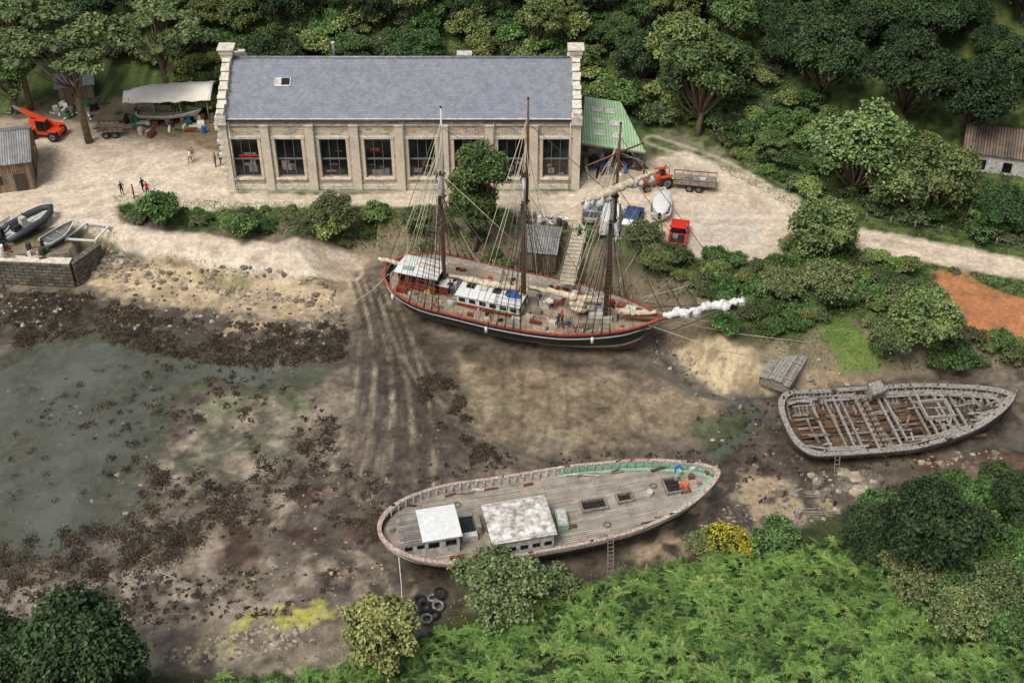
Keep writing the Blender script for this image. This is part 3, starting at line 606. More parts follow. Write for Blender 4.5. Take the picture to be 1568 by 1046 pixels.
rocks('stones',[([(0,880),(300,860),(600,860),(620,940),(240,990),(0,950)],700,.03,.16),([(400,560),(1000,560),(1100,700),(560,760),(400,740)],500,.03,.10),([(1100,600),(1500,700),(1300,740),(1050,760)],260,.03,.2),([(150,440),(530,460),(530,540),(150,500)],420,.04,.26),([(0,430),(140,445),(100,500),(0,500)],150,.06,.3),([(1000,500),(1060,560),(1120,600),(1000,560)],90,.04,.22),([(340,740),(600,740),(600,880),(340,880)],260,.03,.14),([(0,560),(240,560),(240,780),(0,820)],110,.05,.3)],[M['rock'],M['rockp'],M['woodd']],11)
# ------------------------------------------------------------------ main building
bd=empty('stone_boatyard_building',(0,0,0)); z0=2.9; zE=zAt(345,180,YB); D=13.0; zR=zAt(600,90,YB+D/2)
zsill=zAt(600,272,YB); ztop=zAt(600,213,YB)
pxm=(YB*cp-(3-CH)*sp)/F
wcs=[(u-784)*pxm for u in (384,449.5,516,583,649,717,783,850)]; ww=2.75
mb=MB(); edges=[XL]
for c in wcs: edges+= [c-ww/2,c+ww/2]
edges.append(XR)
mb.box(((XL+XR)/2,YB+.25,(z0-1+zsill)/2),(XR-XL,.5,zsill-z0+1),M['stone'])
mb.box(((XL+XR)/2,YB+.25,(ztop+zE)/2),(XR-XL,.5,zE-ztop),M['stone'])
for i in range(0,len(edges),2):
    a_,b2=edges[i],edges[i+1]; mb.box(((a_+b2)/2,YB+.25,(zsill+ztop)/2),(b2-a_,.5,ztop-zsill),M['stone'])
mb.box(((XL+XR)/2,YB+D-.25,(z0-1+zE)/2),(XR-XL,.5,zE-z0+1),M['stone'])
for xx in(XL,XR-.6):
    n=[(0.51,z0-1),(D-.51,z0-1),(D-.51,zE),(D/2,zR),(0.51,zE)]
    vs=[(xx+.003,YB+y,z) for y,z in n]+[(xx+.597,YB+y,z) for y,z in n]
    mb.add(vs,[(0,1,2,3,4)[::-1],(5,6,7,8,9)]+[(i,(i+1)%5,5+(i+1)%5,5+i) for i in range(5)],M['stone'])
mb.box(((XL+XR)/2,YB+D*.5,z0+.1),(XR-XL-1.4,D-1.4,.1),M['dress'])
mb.obj('walls',bd)
mb=MB()
pil=[XL+.25]+[(wcs[i]+wcs[i+1])/2 for i in range(7)]+[XR-.25]
for x in pil:
    mb.box((x,YB-.16,(z0-1+zE-.9)/2),(.85,.32,zE-.9-z0+1),M['brick'])
    mb.box((x,YB-.2,zE-.8),(1.0,.42,.2),M['dress'])
for c in wcs:
    for sx in(-1,1): mb.box((c+sx*(ww/2+.16),YB-.03,(zsill+ztop)/2),(.3,.08,ztop-zsill),M['brick'])
    mb.box((c,YB-.06,ztop+.17),(ww+.75,.14,.33),M['dress']); mb.box((c,YB-.12,zsill-.1),(ww+.5,.26,.18),M['dress'])
mb.box(((XL+XR)/2,YB-.12,zE-.95+.14),(XR-XL-.6,.2,.14),M['dress']); mb.box(((XL+XR)/2,YB-.1,z0+.35),(XR-XL,.14,.7),M['dress'])
mb.box(((XL+XR)/2,YB-.16,zE-.12),(XR-XL+.1,.34,.22),M['dress'])
mb.obj('pilasters_and_trim',bd,bevel=.02)
mb=MB(); random.seed(17)
for c in wcs:
    mb.box((c,YB+.42,(zsill+ztop)/2),(ww,.04,ztop-zsill),M['glass'])
    zt=zsill+(ztop-zsill)*.45
    for x in(-ww/2+.05,-ww/6,ww/6,ww/2-.05): mb.box((c+x,YB+.34,(zsill+ztop)/2),(.06,.08,ztop-zsill),M['frame'])
    for z,h in((zsill+.06,.12),(zt,.16),(ztop-.06,.1)): mb.box((c,YB+.335,z),(ww,.11,h),M['frame'])
    for i in range(4):
        mb.box((c+R_(-.8,.8),YB+.392+.002*i,zsill+R_(.2,1.7)),(R_(.3,1.0),.012,R_(.15,.9)),random.choice([M['wood'],M['woodd'],M['grey'],M['wood'],M['woodd'],M['frame']]))
    if R_(0,1)<.5: mb.box((c+R_(-.6,.6),YB+.391,zt+R_(.4,1.2)),(R_(.4,1.4),.012,R_(.1,.5)),random.choice([M['woodd'],M['varn'],M['frame']]))
mb.box((wcs[0]+.2,YB+.385,zt+.35),(2.0,.01,.25),M['red'])
mb.obj('windows',bd)
mb=MB(); an=math.atan2(zR-zE,D/2)
def slab(sgn):
    y0=YB-.35 if sgn<0 else YB+D+.35; yr=YB+D/2; zl=zE+.1-(.35*math.tan(an)); zr=zR+.1
    x0,x1=XL+.62,XR-.62
    vs=[(x0,y0,zl),(x1,y0,zl),(x1,yr,zr),(x0,yr,zr),(x0,y0,zl-.12),(x1,y0,zl-.12),(x1,yr,zr-.12),(x0,yr,zr-.12)]
    mb.add(vs,[(0,1,2,3),(7,6,5,4),(0,4,5,1),(1,5,6,2),(2,6,7,3),(3,7,4,0)],M['slate'])
slab(-1);slab(1); mb.obj('slate_roof',bd)
mb=MB(); mb.tube([(XL+.6,YB+D/2,zR+.12),(XR-.6,YB+D/2,zR+.12)],.16,M['grey'],8)
mb.tube([(XL+.4,YB-.42,zE-.2),(XR-.4,YB-.42,zE-.2)],.09,M['black'],6)
for x in(XL+.95,XR-.95): mb.tube([(x,YB-.4,zE-.2),(x,YB-.4,z0)],.06,M['whited'],6)
for x in pil[2:-1:2]: mb.tube([(x+.5,YB-.4,zE-.2),(x+.5,YB-.4,z0)],.05,M['grey'],6)
def roofpt(u,v):
    for k_ in range(2000):
        y=YB+k_*D/2/2000; z=zE+.1+(y-YB)*math.tan(an)
        if zAt(u,v,y)<=z: break
    d=ray(u,v); return (d[0]*y/d[1],y,z)
sx_,sy_,sz_=roofpt(433,127); mb.box((sx_,sy_,sz_+.05),(1.7,1.1,.14),M['whited'],rx=an); mb.box((sx_+.3,sy_,sz_+.13),(.85,.85,.06),M['glass'],rx=an)
mb.tube([((515-784)*pxm,YB+D/2+.8,zR-.6),((515-784)*pxm,YB+D/2+.8,zR+1.3)],.14,M['grey'],8)
mb.cyl(((515-784)*pxm,YB+D/2+.8,zR+1.4),.2,.15,M['whited'],'z')
mb.box(((712-784)*pxm,YB+D/2+.9,zR-.05),(1.6,1.0,.5),M['whited'])
mb.obj('ridge_gutters_skylight',bd)
mb=MB(); random.seed(4)
for x in(XL+.3,XR-.3):
    n=13
    for sgn in(-1,1):
        for i in range(n):
            t=(i+.5)/n; y=YB+D/2+sgn*(D/2+.25)*(1-t); z=zE+.25+(zR-zE)*t
            mb.box((x+R_(-.05,.05),y,z+.1),(R_(.8,.98),D/2/n*1.0,.6+.25*(i%2)),M['dress'],rx=-sgn*an*1.0+R_(-.03,.03))
        mb.box((x-.02,YB+D/2+sgn*(D/2+.25),zE-.1),(1.12,.9,1.0),M['dress']); mb.box((x,YB+D/2+sgn*(D/2+.3),zE+.6),(.8,.7,.5),M['dress'])
    mb.box((x,YB+D/2,zR+.5),(1.2,1.3,.5),M['dress']); mb.box((x,YB+D/2,zR+1.0),(1.45,1.5,.5),M['stone'])
    mb.box((x,YB+D/2,zR+1.32),(1.75,1.7,.16),M['dress'])
for i in range(10): mb.box((XL-.1,YB-.1,z0+.3+i*.8),(.5+.3*(i%2),.5,.42),M['dress'])
mb.obj('gable_copings',bd,bevel=.04)
# ------------------------------------------------------------------ side buildings
def shed(name,c,size,rz,h,rise,wallm,roofm,over=.3,parts=None):
    e=empty(name,c,rz); w,d=size; mb=MB()
    mb.box((0,-d/2+.08,h/2),(w,.16,h),wallm); mb.box((0,d/2-.08,h/2),(w,.16,h),wallm)
    for sx in(-1,1):
        prof=[(-d/2+.161,0),(d/2-.161,0),(d/2-.161,h),(0,h+rise),(-d/2+.161,h)]
        x0=sx*w/2; x1=sx*(w/2-.16); vs=[(x0-.002*sx,y,z) for y,z in prof]+[(x1,y,z) for y,z in prof]
        mb.add(vs,[(0,1,2,3,4),(9,8,7,6,5)]+[(i,(i+1)%5,5+(i+1)%5,5+i) for i in range(5)],wallm)
    mb.obj('walls',e); mb=MB(); a=math.atan2(rise,d/2)
    for sg in(-1,1):
        L_=math.hypot(d/2+over,rise*(1+over/(d/2))); yc=sg*(d/2+over)/2; zc=h+rise-(rise*(1+over/(d/2)))/2+.06
        mb.box((0,yc,zc),(w+2*over,L_,.07),roofm,rx=-sg*a)
    mb.tube([(-w/2-over,0,h+rise+.08),(w/2+over,0,h+rise+.08)],.09,roofm,6)
    mb.obj('roof',e); mb=MB()
    for p,s_,m_ in (parts or []): mb.box(p,s_,m_)
    if parts: mb.obj('door_and_windows',e)
    return e
g=G(0,290); shed('timber_shed',(g[0]+.2,g[1]+3.0,2.9),(5.6,7.5),math.radians(14),3.6,1.6,M['shedwood'],M['corr'],parts=[((2.82,-1.2,1.2),(.05,1.4,2.3),M['woodd']),((2.82,1.6,1.7),(.05,1.2,.9),M['glass']),((-1,-3.77,1.6),(1.4,.05,1.0),M['glass']),((1.5,-3.77,1.1),(1.2,.05,2.1),M['woodd'])])
g=G(115,150); shed('blue_grey_hut',(g[0],g[1]+1,g[2]-.2),(4,3),math.radians(15),2.1,.8,M['shedwood'],M['slate'],parts=[((0,-1.52,1.2),(1,.05,.8),M['glass'])])
hp=hutp; shed('stone_hut',(hp[0]+2.6,hp[1]+2.5,hp[2]-.6),(10,5.5),math.radians(-16),3.0,1.6,M['whited'],M['corrb'],parts=[((-3.2,-2.77,1.6),(.9,.06,1.1),M['glass']),((-.6,-2.77,1.6),(.9,.06,1.1),M['glass']),((2.2,-2.77,1.2),(1.0,.06,2.1),M['woodd']),((-5.02,0,1.5),(.06,1,1),M['glass'])])
# green lean-to
gl=empty('green_roofed_lean_to',(XR+.5,YB,2.9)); mb=MB()
tl=P(895,153,7.2);tr_=P(950,160,7);br=P(988,237,5.6);bl=P(891,222,6.4)
pts=[(tl[0]-XR-.5,tl[1]-YB,4.7),(tr_[0]-XR-.5,tr_[1]-YB,4.4),(br[0]-XR-.5,br[1]-YB,3.0),(bl[0]-XR-.5,bl[1]-YB,3.7)]
def lerp(a,b,t): return tuple(a[i]*(1-t)+b[i]*t for i in range(3))
nn=6;vs=[]
for j in range(nn+1):
    for i in range(nn+1): vs.append(lerp(lerp(pts[0],pts[1],i/nn),lerp(pts[3],pts[2],i/nn),j/nn))
mb.add(vs,[(j*(nn+1)+i,(j+1)*(nn+1)+i,(j+1)*(nn+1)+i+1,j*(nn+1)+i+1) for j in range(nn) for i in range(nn)],M['corrg'])
o=mb.obj('roof_sheets',gl); s_=o.modifiers.new('s','SOLIDIFY'); s_.thickness=.06
mb=MB()
for a_,b_ in((0,1),(1,2),(2,3),(3,0)): mb.beam(Vector(pts[a_])-Vector((0,0,.12)),Vector(pts[b_])-Vector((0,0,.12)),.12,.16,M['wood'])
for p in pts+[lerp(pts[1],pts[2],.5),lerp(pts[2],pts[3],.5)]: mb.tube([(p[0],p[1],0),(p[0],p[1],p[2]-.2)],.09,M['woodd'],6)
for t in(.25,.5,.75):
    for t2 in(.3,.62):
        c=lerp(lerp(pts[0],pts[1],t2),lerp(pts[3],pts[2],t2),t); mb.box((c[0],c[1],c[2]+.07),(1.2,1.0,.03),M['whited'],rx=.12,ry=.06)
for i in range(7): mb.box((R_(1,5),R_(3,9),R_(.2,.5)),(R_(.5,1.8),R_(.4,1.2),R_(.4,1.0)),random.choice([M['wood'],M['rust'],M['grey'],M['whited']]),rz=R_(0,3))
mb.obj('frame_and_stores',gl)
# white tarp shelter
g=G(262,185); ts_=empty('tarpaulin_boat_shelter',(g[0],g[1]+1.2,2.9)); mb=MB(); vs=[];nx_=20;ny_=10
for j in range(ny_+1):
    for i in range(nx_+1):
        s_=i/nx_*2-1;t_=j/ny_*2-1; x=s_*5.2; y=t_*2.3*(1-.45*max(0,-s_)**2); z=3.9+.25*s_-.8*abs(t_)**1.6-.45*max(0,-s_)**3+.06*math.sin(i*1.9)*math.cos(j*2)-.12*math.sin(s_*7)**2*abs(t_)
        vs.append((x,y,z))
mb.add(vs,[(j*(nx_+1)+i,j*(nx_+1)+i+1,(j+1)*(nx_+1)+i+1,(j+1)*(nx_+1)+i) for j in range(ny_) for i in range(nx_)],M['tarp'],True)
o=mb.obj('tarpaulin',ts_); s2=o.modifiers.new('s','SOLIDIFY'); s2.thickness=.03
mb=MB()
for x in(-4.4,-1.5,1.5,4.6):
    for y in(-1.9,1.9): mb.tube([(x,y*(.7 if x<-4 else 1),0),(x,y*(.7 if x<-4 else 1),2.95)],.06,M['wood'],5)
mb.tube([(-5,0,3.4),(5,0,3.95)],.08,M['wood'],5)
for x in(-2,2): mb.box((x,0,.5),(.2,1.6,1.0),M['woodd'])
mb.obj('poles',ts_)
# ------------------------------------------------------------------ hull generator
def hullf(a,ks,kb,pb,es=.5,eb=.9):
    f=1.0
    if a<ks: f*=max(0,1-(1-a/ks)**2)**es
    if a>kb: f*=max(0,1-((a-kb)/(1-kb))**pb)**eb
    return f
class Hull:
    def __init__(s,L,B,ks,kb,pb,sheer,keel,bh,rb=1.5,rs=2.0,ns=56,nr=14,eb=.9,pw=2.6,qw=.75,es=.5):
        s.__dict__.update(locals())
        s.a=[(1-math.cos(math.pi*i/ns))/2 for i in range(ns+1)]
    def z(s,a): return float(np.interp(a,*s.sheer))
    def k(s,a): return float(np.interp(a,*s.keel))
    def b(s,a): return s.B/2*hullf(a,s.ks,s.kb,s.pb,s.es,s.eb)
    def pt(s,a,t,side,inset=0):
        zs,zk=s.z(a),s.k(a); z=zs+(zk-zs)*t; fine=1-.35*abs(a-.5)*2
        y=max(0,s.b(a)-inset)*max(0,(1-t**(s.pw*fine)))**s.qw
        x=(a-.5)*s.L; x=x*(1-inset*2/s.L)
        x-=s.rb*t*max(0,(a-.75)/.25)**2; x+=s.rs*t*max(0,(.2-a)/.2)**1.5
        return (x,y*side,z)
    def skin(s,mb,bands,inset=0,tmax=1.0,smooth=True,tmin=0):
        for side in(1,-1):
            for j in range(s.nr):
                t0=tmin+(tmax-tmin)*j/s.nr;t1=tmin+(tmax-tmin)*(j+1)/s.nr; tm=(t0+t1)/2; m=[m for tt,m in bands if tm<=tt][0]
                vs=[s.pt(a,t,side,inset) for t in(t0,t1) for a in s.a]; n=len(s.a)
                fs=[((i,i+1,n+i+1,n+i) if side<0 else (i+1,i,n+i,n+i+1)) for i in range(n-1)]
                mb.add(vs,fs,m,smooth)
    def railcap(s,mb,m,w=.3,h=.1,skip=None):
        for side in(1,-1):
            pr=[]
            for a in s.a:
                z=s.z(a); b=s.b(a); x=(a-.5)*s.L
                o_=(x*(1+.08/s.L),(b+.06)*side,z); i_=(x*(1-2*w/s.L),max(0,b-w+.06)*side,z); pr.append((o_,i_))
            for i in range(len(pr)-1):
                if skip and skip(s.a[i],side): continue
                (o0,i0),(o1,i1)=pr[i],pr[i+1]; up=lambda p:(p[0],p[1],p[2]+h)
                mb.add([o0,o1,i1,i0,up(o0),up(o1),up(i1),up(i0)],[(0,1,2,3),(4,7,6,5),(0,4,5,1),(2,6,7,3)],m)
    def bulwark(s,mb,m,ins=.14):
        for side in(1,-1):
            vs=[]
            for a in s.a:
                x=(a-.5)*s.L*(1-2*ins/s.L); b=max(0,s.b(a)-ins)*side; vs+=[(x,b,s.z(a)),(x,b,s.z(a)-s.bh)]
            mb.add(vs,[(2*i,2*i+1,2*i+3,2*i+2) for i in range(len(s.a)-1)],m)
    def deck(s,mb,m,ins=.13,a0=0,a1=1,dz=0):
        vs=[];A=[a for a in s.a if a0<=a<=a1]; ks=[-1,-.6,-.2,.2,.6,1]
        for a in A:
            x=(a-.5)*s.L*(1-2*ins/s.L); b=max(0,s.b(a)-ins)
            for k in ks: vs.append((x,b*k,s.z(a)-s.bh+dz+.12*(1-k*k)*min(1,b)))
        n=len(ks); mb.add(vs,[(i*n+j,(i+1)*n+j,(i+1)*n+j+1,i*n+j+1) for i in range(len(A)-1) for j in range(n-1)],m)
    def zd(s,x): return s.z(x/s.L+.5)-s.bh+.1
def place(name,S,B,zS,zB,base,roll=0):
    a=P(*S,zS);b=P(*B,zB); h=math.atan2(b[1]-a[1],b[0]-a[0]); L=math.hypot(b[0]-a[0],b[1]-a[1]); e=empty(name,((a[0]+b[0])/2,(a[1]+b[1])/2,base),rot=(roll,0,h))
    Mx=Matrix.Translation(e.location)@e.rotation_euler.to_matrix().to_4x4(); inv=Mx.inverted()
    def loc(u,v,z):
        p=P(u,v,z+base); q=inv@Vector((p[0],p[1],z+base)); return (q.x,q.y,z)
    return e,L,loc,Mx
def cabin(mb,x0,x1,y0,y1,z0,z1,wall,roof,over=.12,win=True,wh=.4,camb=.1,wz=None):
    xc,yc=(x0+x1)/2,(y0+y1)/2
    mb.box((xc,yc,(z0+z1)/2),(x1-x0,y1-y0,z1-z0),wall)
    n=6;vs=[]
    for i in range(n+1):
        t=i/n*2-1; y=yc+t*((y1-y0)/2+over); z=z1+.03+camb*(1-t*t)
        vs+=[(x0-over,y,z),(x1+over,y,z),(x0-over,y,z-.08),(x1+over,y,z-.08)]
    fs=[]
    for i in range(n): a=4*i;b=4*(i+1); fs+=[(a,a+1,b+1,b),(a+2,b+2,b+3,a+3),(a,b,b+2,a+2),(a+1,a+3,b+3,b+1)]
    fs+=[(0,2,3,1),(4*n,4*n+1,4*n+3,4*n+2)]; mb.add(vs,fs,roof)
    if win:
        zc=wz or z0+(z1-z0)*.65; nw=max(1,int((x1-x0)/.9))
        for i in range(nw):
            x=x0+(i+.5)*(x1-x0)/nw
            for yy,sg in((y0,-1),(y1,1)):
                mb.box((x,yy+sg*.02,zc),((x1-x0)/nw*.62,.06,wh),M['glass'])
        nw=max(1,int((y1-y0)/.9))
        for i in range(nw):
            y=y0+(i+.5)*(y1-y0)/nw
            for xx,sg in((x0,-1),(x1,1)): mb.box((xx+sg*.02,y,zc),(.06,(y1-y0)/nw*.62,wh),M['glass'])
# ------------------------------------------------------------------ SCHOONER
random.seed(101)
ship,LS,loc,MS=place('three_masted_schooner',(590,410),(1012,490),3.8,4.4,-.1,roll=math.radians(-1))
H=Hull(LS,9.0,.24,.5,2.3,([0,.2,.45,.7,.9,1],[4.0,3.55,3.3,3.5,4.1,4.6]),([0,.04,.12,.9,.97,1],[3.0,2.0,.1,.1,.8,2.2]),.75,rb=1.6,rs=1.2,eb=.8,nr=24)
mb=MB(); H.skin(mb,[(.04,M['redrail']),(.13,M['black']),(.17,M['white']),(.32,M['green']),(.52,M['black']),(.60,M['whited']),(2,M['antif'])]); mb.obj('hull',ship)
mb=MB(); H.railcap(mb,M['redrail'],.17,.09); H.bulwark(mb,M['whited']); mb.obj('rail_and_bulwark',ship)
mb=MB(); H.deck(mb,M['deck2']); mb.obj('deck',ship)
mb=MB(); mb.box((LS*.02,0,.05),(LS*.82,.35,.5),M['woodd']); mb.box((-LS*.5+1.5,0,1.2),(.25,.12,2.4),M['woodd']); mb.obj('keel_and_rudder',ship)
mb=MB()
x,yy_,_=loc(645,403,5.4); zd=H.zd(x); cabin(mb,x-1.9,x+1.9,yy_-1.3,yy_+1.2,zd-.1,zd+1.9,M['varn'],M['white'],over=.3,wh=.6,camb=.12)
mb.box((x-1.2,yy_-2.0,zd+.35),(1.2,.6,.6),M['varn']);mb.box((x+2.6,yy_-.3,zd+.45),(.9,1.4,.9),M['varn']); mb.box((x+2.6,yy_-.3,zd+.94),(1.1,1.6,.08),M['white'])
mb.box((x-1.0,yy_-.8,zd+2.12),(1.0,.5,.1),M['teal'])
x,yy_,_=loc(691,428,3.6); zd=H.zd(x); mb.box((x,yy_,zd+.45),(1.5,1.3,.9),M['white']); mb.box((x,yy_,zd+.95),(1.2,.9,.12),M['glass'])
x1,y1c,_=loc(708,432,4.4);x2,y2c,_=loc(803,450,4.4); zd=H.zd((x1+x2)/2); ycab=(y1c+y2c)/2; cabin(mb,x1,x2,ycab-1.6,ycab+1.25,zd-.1,zd+1.3,M['white'],M['white'],over=.15,wh=.42,camb=.1)
mb.box(((x1+x2)/2,ycab-1.65,zd+.22),(x2-x1+.02,.1,.4),M['varn'])
for i in range(4): mb.box((x1+.9+i*1.3,ycab-.1,zd+1.5),(.8,.7,.18),random.choice([M['whited'],M['glass'],M['glass']]))
mb.box((x2-.9,ycab-.2,zd+1.52),(1.3,.8,.16),M['bluet'],rz=.1); mb.box((x2-.3,ycab+.2,zd+1.55),(.5,.4,.15),M['yellow'])
for u,v,sz,m_ in [(835,462,(1.0,.9,.7),'whited'),(852,456,(1.5,1.3,.5),'redrail'),(852,456,(1.2,1.0,.62),'whited'),(880,470,(.9,.8,.5),'wood'),(893,476,(.7,.6,.8),'varn'),(915,480,(1.6,1.2,.6),'white'),(905,462,(.8,.8,.6),'redrail'),(930,492,(.9,.6,.5),'whited'),(958,462,(1.0,.7,.5),'redrail'),(965,482,(1.2,1.2,.5),'white'),(860,442,(1.2,.6,.5),'varn'),(880,450,(.6,.5,.7),'whited'),(825,475,(.6,.5,.5),'wood'),(810,482,(.8,.5,.4),'canvas'),(790,485,(.9,.4,.35),'whited'),(982,476,(.7,.9,.6),'rust'),(655,445,(.6,.4,.5),'yellow'),(640,436,(.5,.5,.6),'c_orange'),(870,495,(.6,.4,.4),'c_blue'),(845,490,(.8,.4,.3),'canvas'),(940,458,(.5,.5,.5),'c_red'),(900,497,(1.1,.3,.3),'wood'),(720,478,(.6,.3,.3),'rust'),(745,485,(.5,.3,.3),'whited'),(915,465,(.5,.4,.4),'bluet'),(820,490,(1.2,.3,.3),'varn'),(690,462,(.7,.4,.4),'whited'),(990,486,(.6,.6,.5),'whited')]:
    p=loc(u,v,3.2); zz=H.zd(p[0]); bm=H.b(min(.97,max(.03,p[0]/LS+.5)))
    if abs(p[1])>bm-.6: p=(p[0],math.copysign(max(.2,bm-.8),p[1]),0)
    mb.box((p[0],p[1],zz+sz[2]/2),sz,M[m_],rz=R_(-.15,.15),top=.94)
for i in range(90):
    x=R_(-LS*.4,LS*.42); y=random.choice([-1,1])*R_(.3,max(.4,H.b(x/LS+.5)-.4)); zz=H.zd(x)
    mb.box((x,y,zz+.1),(R_(.15,.7),R_(.1,.35),R_(.1,.4)),random.choice([M['rope'],M['wood'],M['whited'],M['varn'],M['black'],M['canvas'],M['redrail']]),rz=R_(0,3))
mb.obj('deckhouses_and_gear',ship,bevel=.02)
mast=MB(); sail=MB(); rig=MB()
def wy(x): return (MS@Vector((x,0,3))).y
mastsx=[]
for ub,vb,ut,vt,r in [(700,410,697,165,.22),(818,436,826,152,.25),(940,463,955,190,.24)]:
    x=loc(ub,vb,3.0)[0]; zt=zAt(ut,vt,wy(x)); zd=H.zd(x)-.3; Hh=zt-zd; mastsx.append((x,zd,zt))
    rk=-.015 if ub<900 else .01
    q_=lambda f:(x+rk*f*Hh*.4,0,zd+Hh*f)
    mast.tube([q_(0),q_(.3),q_(.58)],[r,r,r*.85],M['spar'],8); mast.tube([q_(.5),q_(.66)],[r*1.0,r*.8],M['sparw'],8)
    p=q_(.6); mast.tube([(p[0]+.25,0,zd+Hh*.53),(p[0]+.25,0,zd+Hh*.8),(p[0]+.25,0,zt)],[r*.62,r*.5,r*.32],M['sparw'] if ub<750 else M['spar'],7)
    for f in(.54,.66):
        p=q_(f); mast.box((p[0]+.12,0,p[2]),(.7,.5,.12),M['woodd']); mast.beam((p[0],-1.0,p[2]+.08),(p[0],1.0,p[2]+.08),.1,.1,M['woodd'])
    mast.ball((p[0]+.25,0,zt),(.12,.12,.12),M['black'],6,4)
    for side in(-1,1):
        b=H.b(x/LS+.5); top=q_(.56); feet=[(x-1.9+dx,side*min(H.b((x-1.9+dx)/LS+.5)+.05,b+.1),H.z((x-1.9+dx)/LS+.5)) for dx in(0,.8,1.6,2.4,3.1)]
        for f_ in feet: rig.tube([f_,top],.038,M['black'],4); rig.tube([f_,tuple(Vector(f_).lerp(Vector(top),.06))],.08,M['woodd'],5)
        for k_ in range(1,24):
            t=k_/27; A_=Vector(feet[0]).lerp(Vector(top),t); B_=Vector(feet[-1]).lerp(Vector(top),t); rig.tube([A_,B_],.03,M['rope'],3)
        ct=(q_(.66)[0],side*1.0,q_(.66)[2])
        rig.tube([top,ct,(x+.2,0,zd+Hh*.93)],.028,M['rope'],3)
        for dx,f in((-3.6,.82),(-2.9,.82),(-4.6,.93)):
            a__=min(.97,max(.03,(x+dx)/LS+.5)); rig.tube([((a__-.5)*LS,side*H.b(a__),H.z(a__)),(x+.2,0,zd+Hh*f)],.032,M['ropel'],3)
bow=(LS/2,0,4.6)
bsE=(LS/2+7.2,0,8.2)
for k_ in(.6,.66,.72,.85,.95):
    x,zd,zt=mastsx[2]; rig.tube([(x+.1,0,zd+(zt-zd)*k_),tuple(Vector(bow).lerp(Vector(bsE),{.6:.05,.66:.3,.72:.5,.85:.75,.95:1}[k_]))],.038,M['rope'],4)
for i in(0,1):
    a_,b_=mastsx[i],mastsx[i+1]; rig.tube([(a_[0],0,a_[1]+(a_[2]-a_[1])*.9),(b_[0],0,b_[1]+(b_[2]-b_[1])*.66)],.032,M['black'],4); rig.tube([(a_[0],0,a_[1]+(a_[2]-a_[1])*.6),(b_[0],0,b_[1]+1)],.032,M['rope'],4); rig.tube([(a_[0],0,a_[1]+(a_[2]-a_[1])*.66),(b_[0],0,b_[1]+(b_[2]-b_[1])*.3)],.03,M['ropel'],4)
rig.tube([(mastsx[0][0],0,mastsx[0][2]-1.5),(-LS/2+.2,0,4.2)],.032,M['rope'],4)
for y in(-1.5,1.5): rig.tube([(mastsx[0][0],0,mastsx[0][2]-4),(-LS/2+.6,y,4.0)],.032,M['ropel'],4)
mast.tube([(LS/2-3.5,0,4.0),bow,tuple(Vector(bow).lerp(Vector(bsE),.55)),bsE],[.24,.24,.18,.1],M['spar'],8)
rig.tube([bsE,(LS/2-.6,0,2.2)],.038,M['black'],4)
for sd_ in(-1,1): rig.tube([bsE,(LS/2-1.5,sd_*1.8,4.2)],.032,M['black'],4); rig.tube([tuple(Vector(bow).lerp(Vector(bsE),.5)),(LS/2-2.2,sd_*2.4,4.2)],.028,M['black'],4)
def bundle(mb,p,q,r,m,n=14,sag=.15,sp_=True):
    p=Vector(p);q=Vector(q); pts=[];rd=[]
    for i in range(n+1):
        t=i/n; c=p.lerp(q,t); c.z+=R_(-.08,.08)-sag*math.sin(t*math.pi); c.y+=R_(-.08,.08); pts.append(c); rd.append(r*(.55+.45*math.sin(math.pi*min(1,t*1.1+.1)))*R_(.7,1.3))
    mb.tube(pts,rd,m,9)
    if sp_: mb.tube([p-Vector((0,0,.25)),q-Vector((0,0,.25))],.11,M['spar'],6)
(x0,d0,t0),(x1_,d1,t1_),(x2_,d2,t2_)=mastsx
bundle(sail,(x0-.4,0,d0+2.4),(-LS/2-.7,0,d0+2.2),.36,M['canvas'],18)
bundle(sail,(x1_-.4,0,d1+2.3),(x0+.4,.2,d1+2.0),.36,M['canvas'],18)
bundle(sail,(x2_-.4,0,d2+2.3),(x1_+.4,.25,d2+2.1),.38,M['canvas'],18)
bundle(sail,(x2_+1.0,0,d2+1.6),(LS/2-.5,0,5.2),.32,M['canvas'])
for k_ in range(6): sail.ball((x2_-1.5+k_*R_(-1,-.3),R_(-1.4,.9),d2+R_(.9,1.9)),(R_(.4,.9),R_(.3,.5),R_(.2,.45)),M['canvas'],8,5,.2)
V0=Vector(bow);V1=Vector(bsE)
bundle(sail,V0.lerp(V1,.02)+Vector((0,0,.3)),V0.lerp(V1,.5)+Vector((0,0,.3)),.34,M['canvasw'],16,.05,False)
bundle(sail,V0.lerp(V1,.5)+Vector((0,0,.3)),V0.lerp(V1,1.0)+Vector((0,0,.25)),.4,M['canvasw'],16,.05,False)
for k_ in(.2,.3,.45,.52,.58,.8,.9,.97):
    c=V0.lerp(V1,k_); sail.ball((c.x,R_(-.5,.5),c.z+R_(-.2,.5)),(R_(.3,.65),R_(.25,.5),R_(.3,.6)),M['canvasw'],9,6,.25)
inv=MS.inverted(); wyf=wy(x2_); zy=zAt(950,287,wyf)
A_=P(890,312,zy);B_=P(1014,260,zy); A_=inv@Vector((A_[0],A_[1],zy)); B_=inv@Vector((B_[0],B_[1],zy))
mast.tube([A_,(A_+B_)/2,B_],[.09,.16,.09],M['spar'],7)
bundle(sail,A_.lerp(B_,.05)+Vector((0,0,.1)),A_.lerp(B_,.95)+Vector((0,0,.1)),.36,M['canvas'],24,.1,False)
for k_ in(.06,.12,.2,.3,.62,.7,.85): c=A_.lerp(B_,k_); sail.ball((c.x,c.y,c.z-R_(.1,.5)),(R_(.3,.7),R_(.25,.45),R_(.3,.6)),M['canvasw'],9,6,.28)
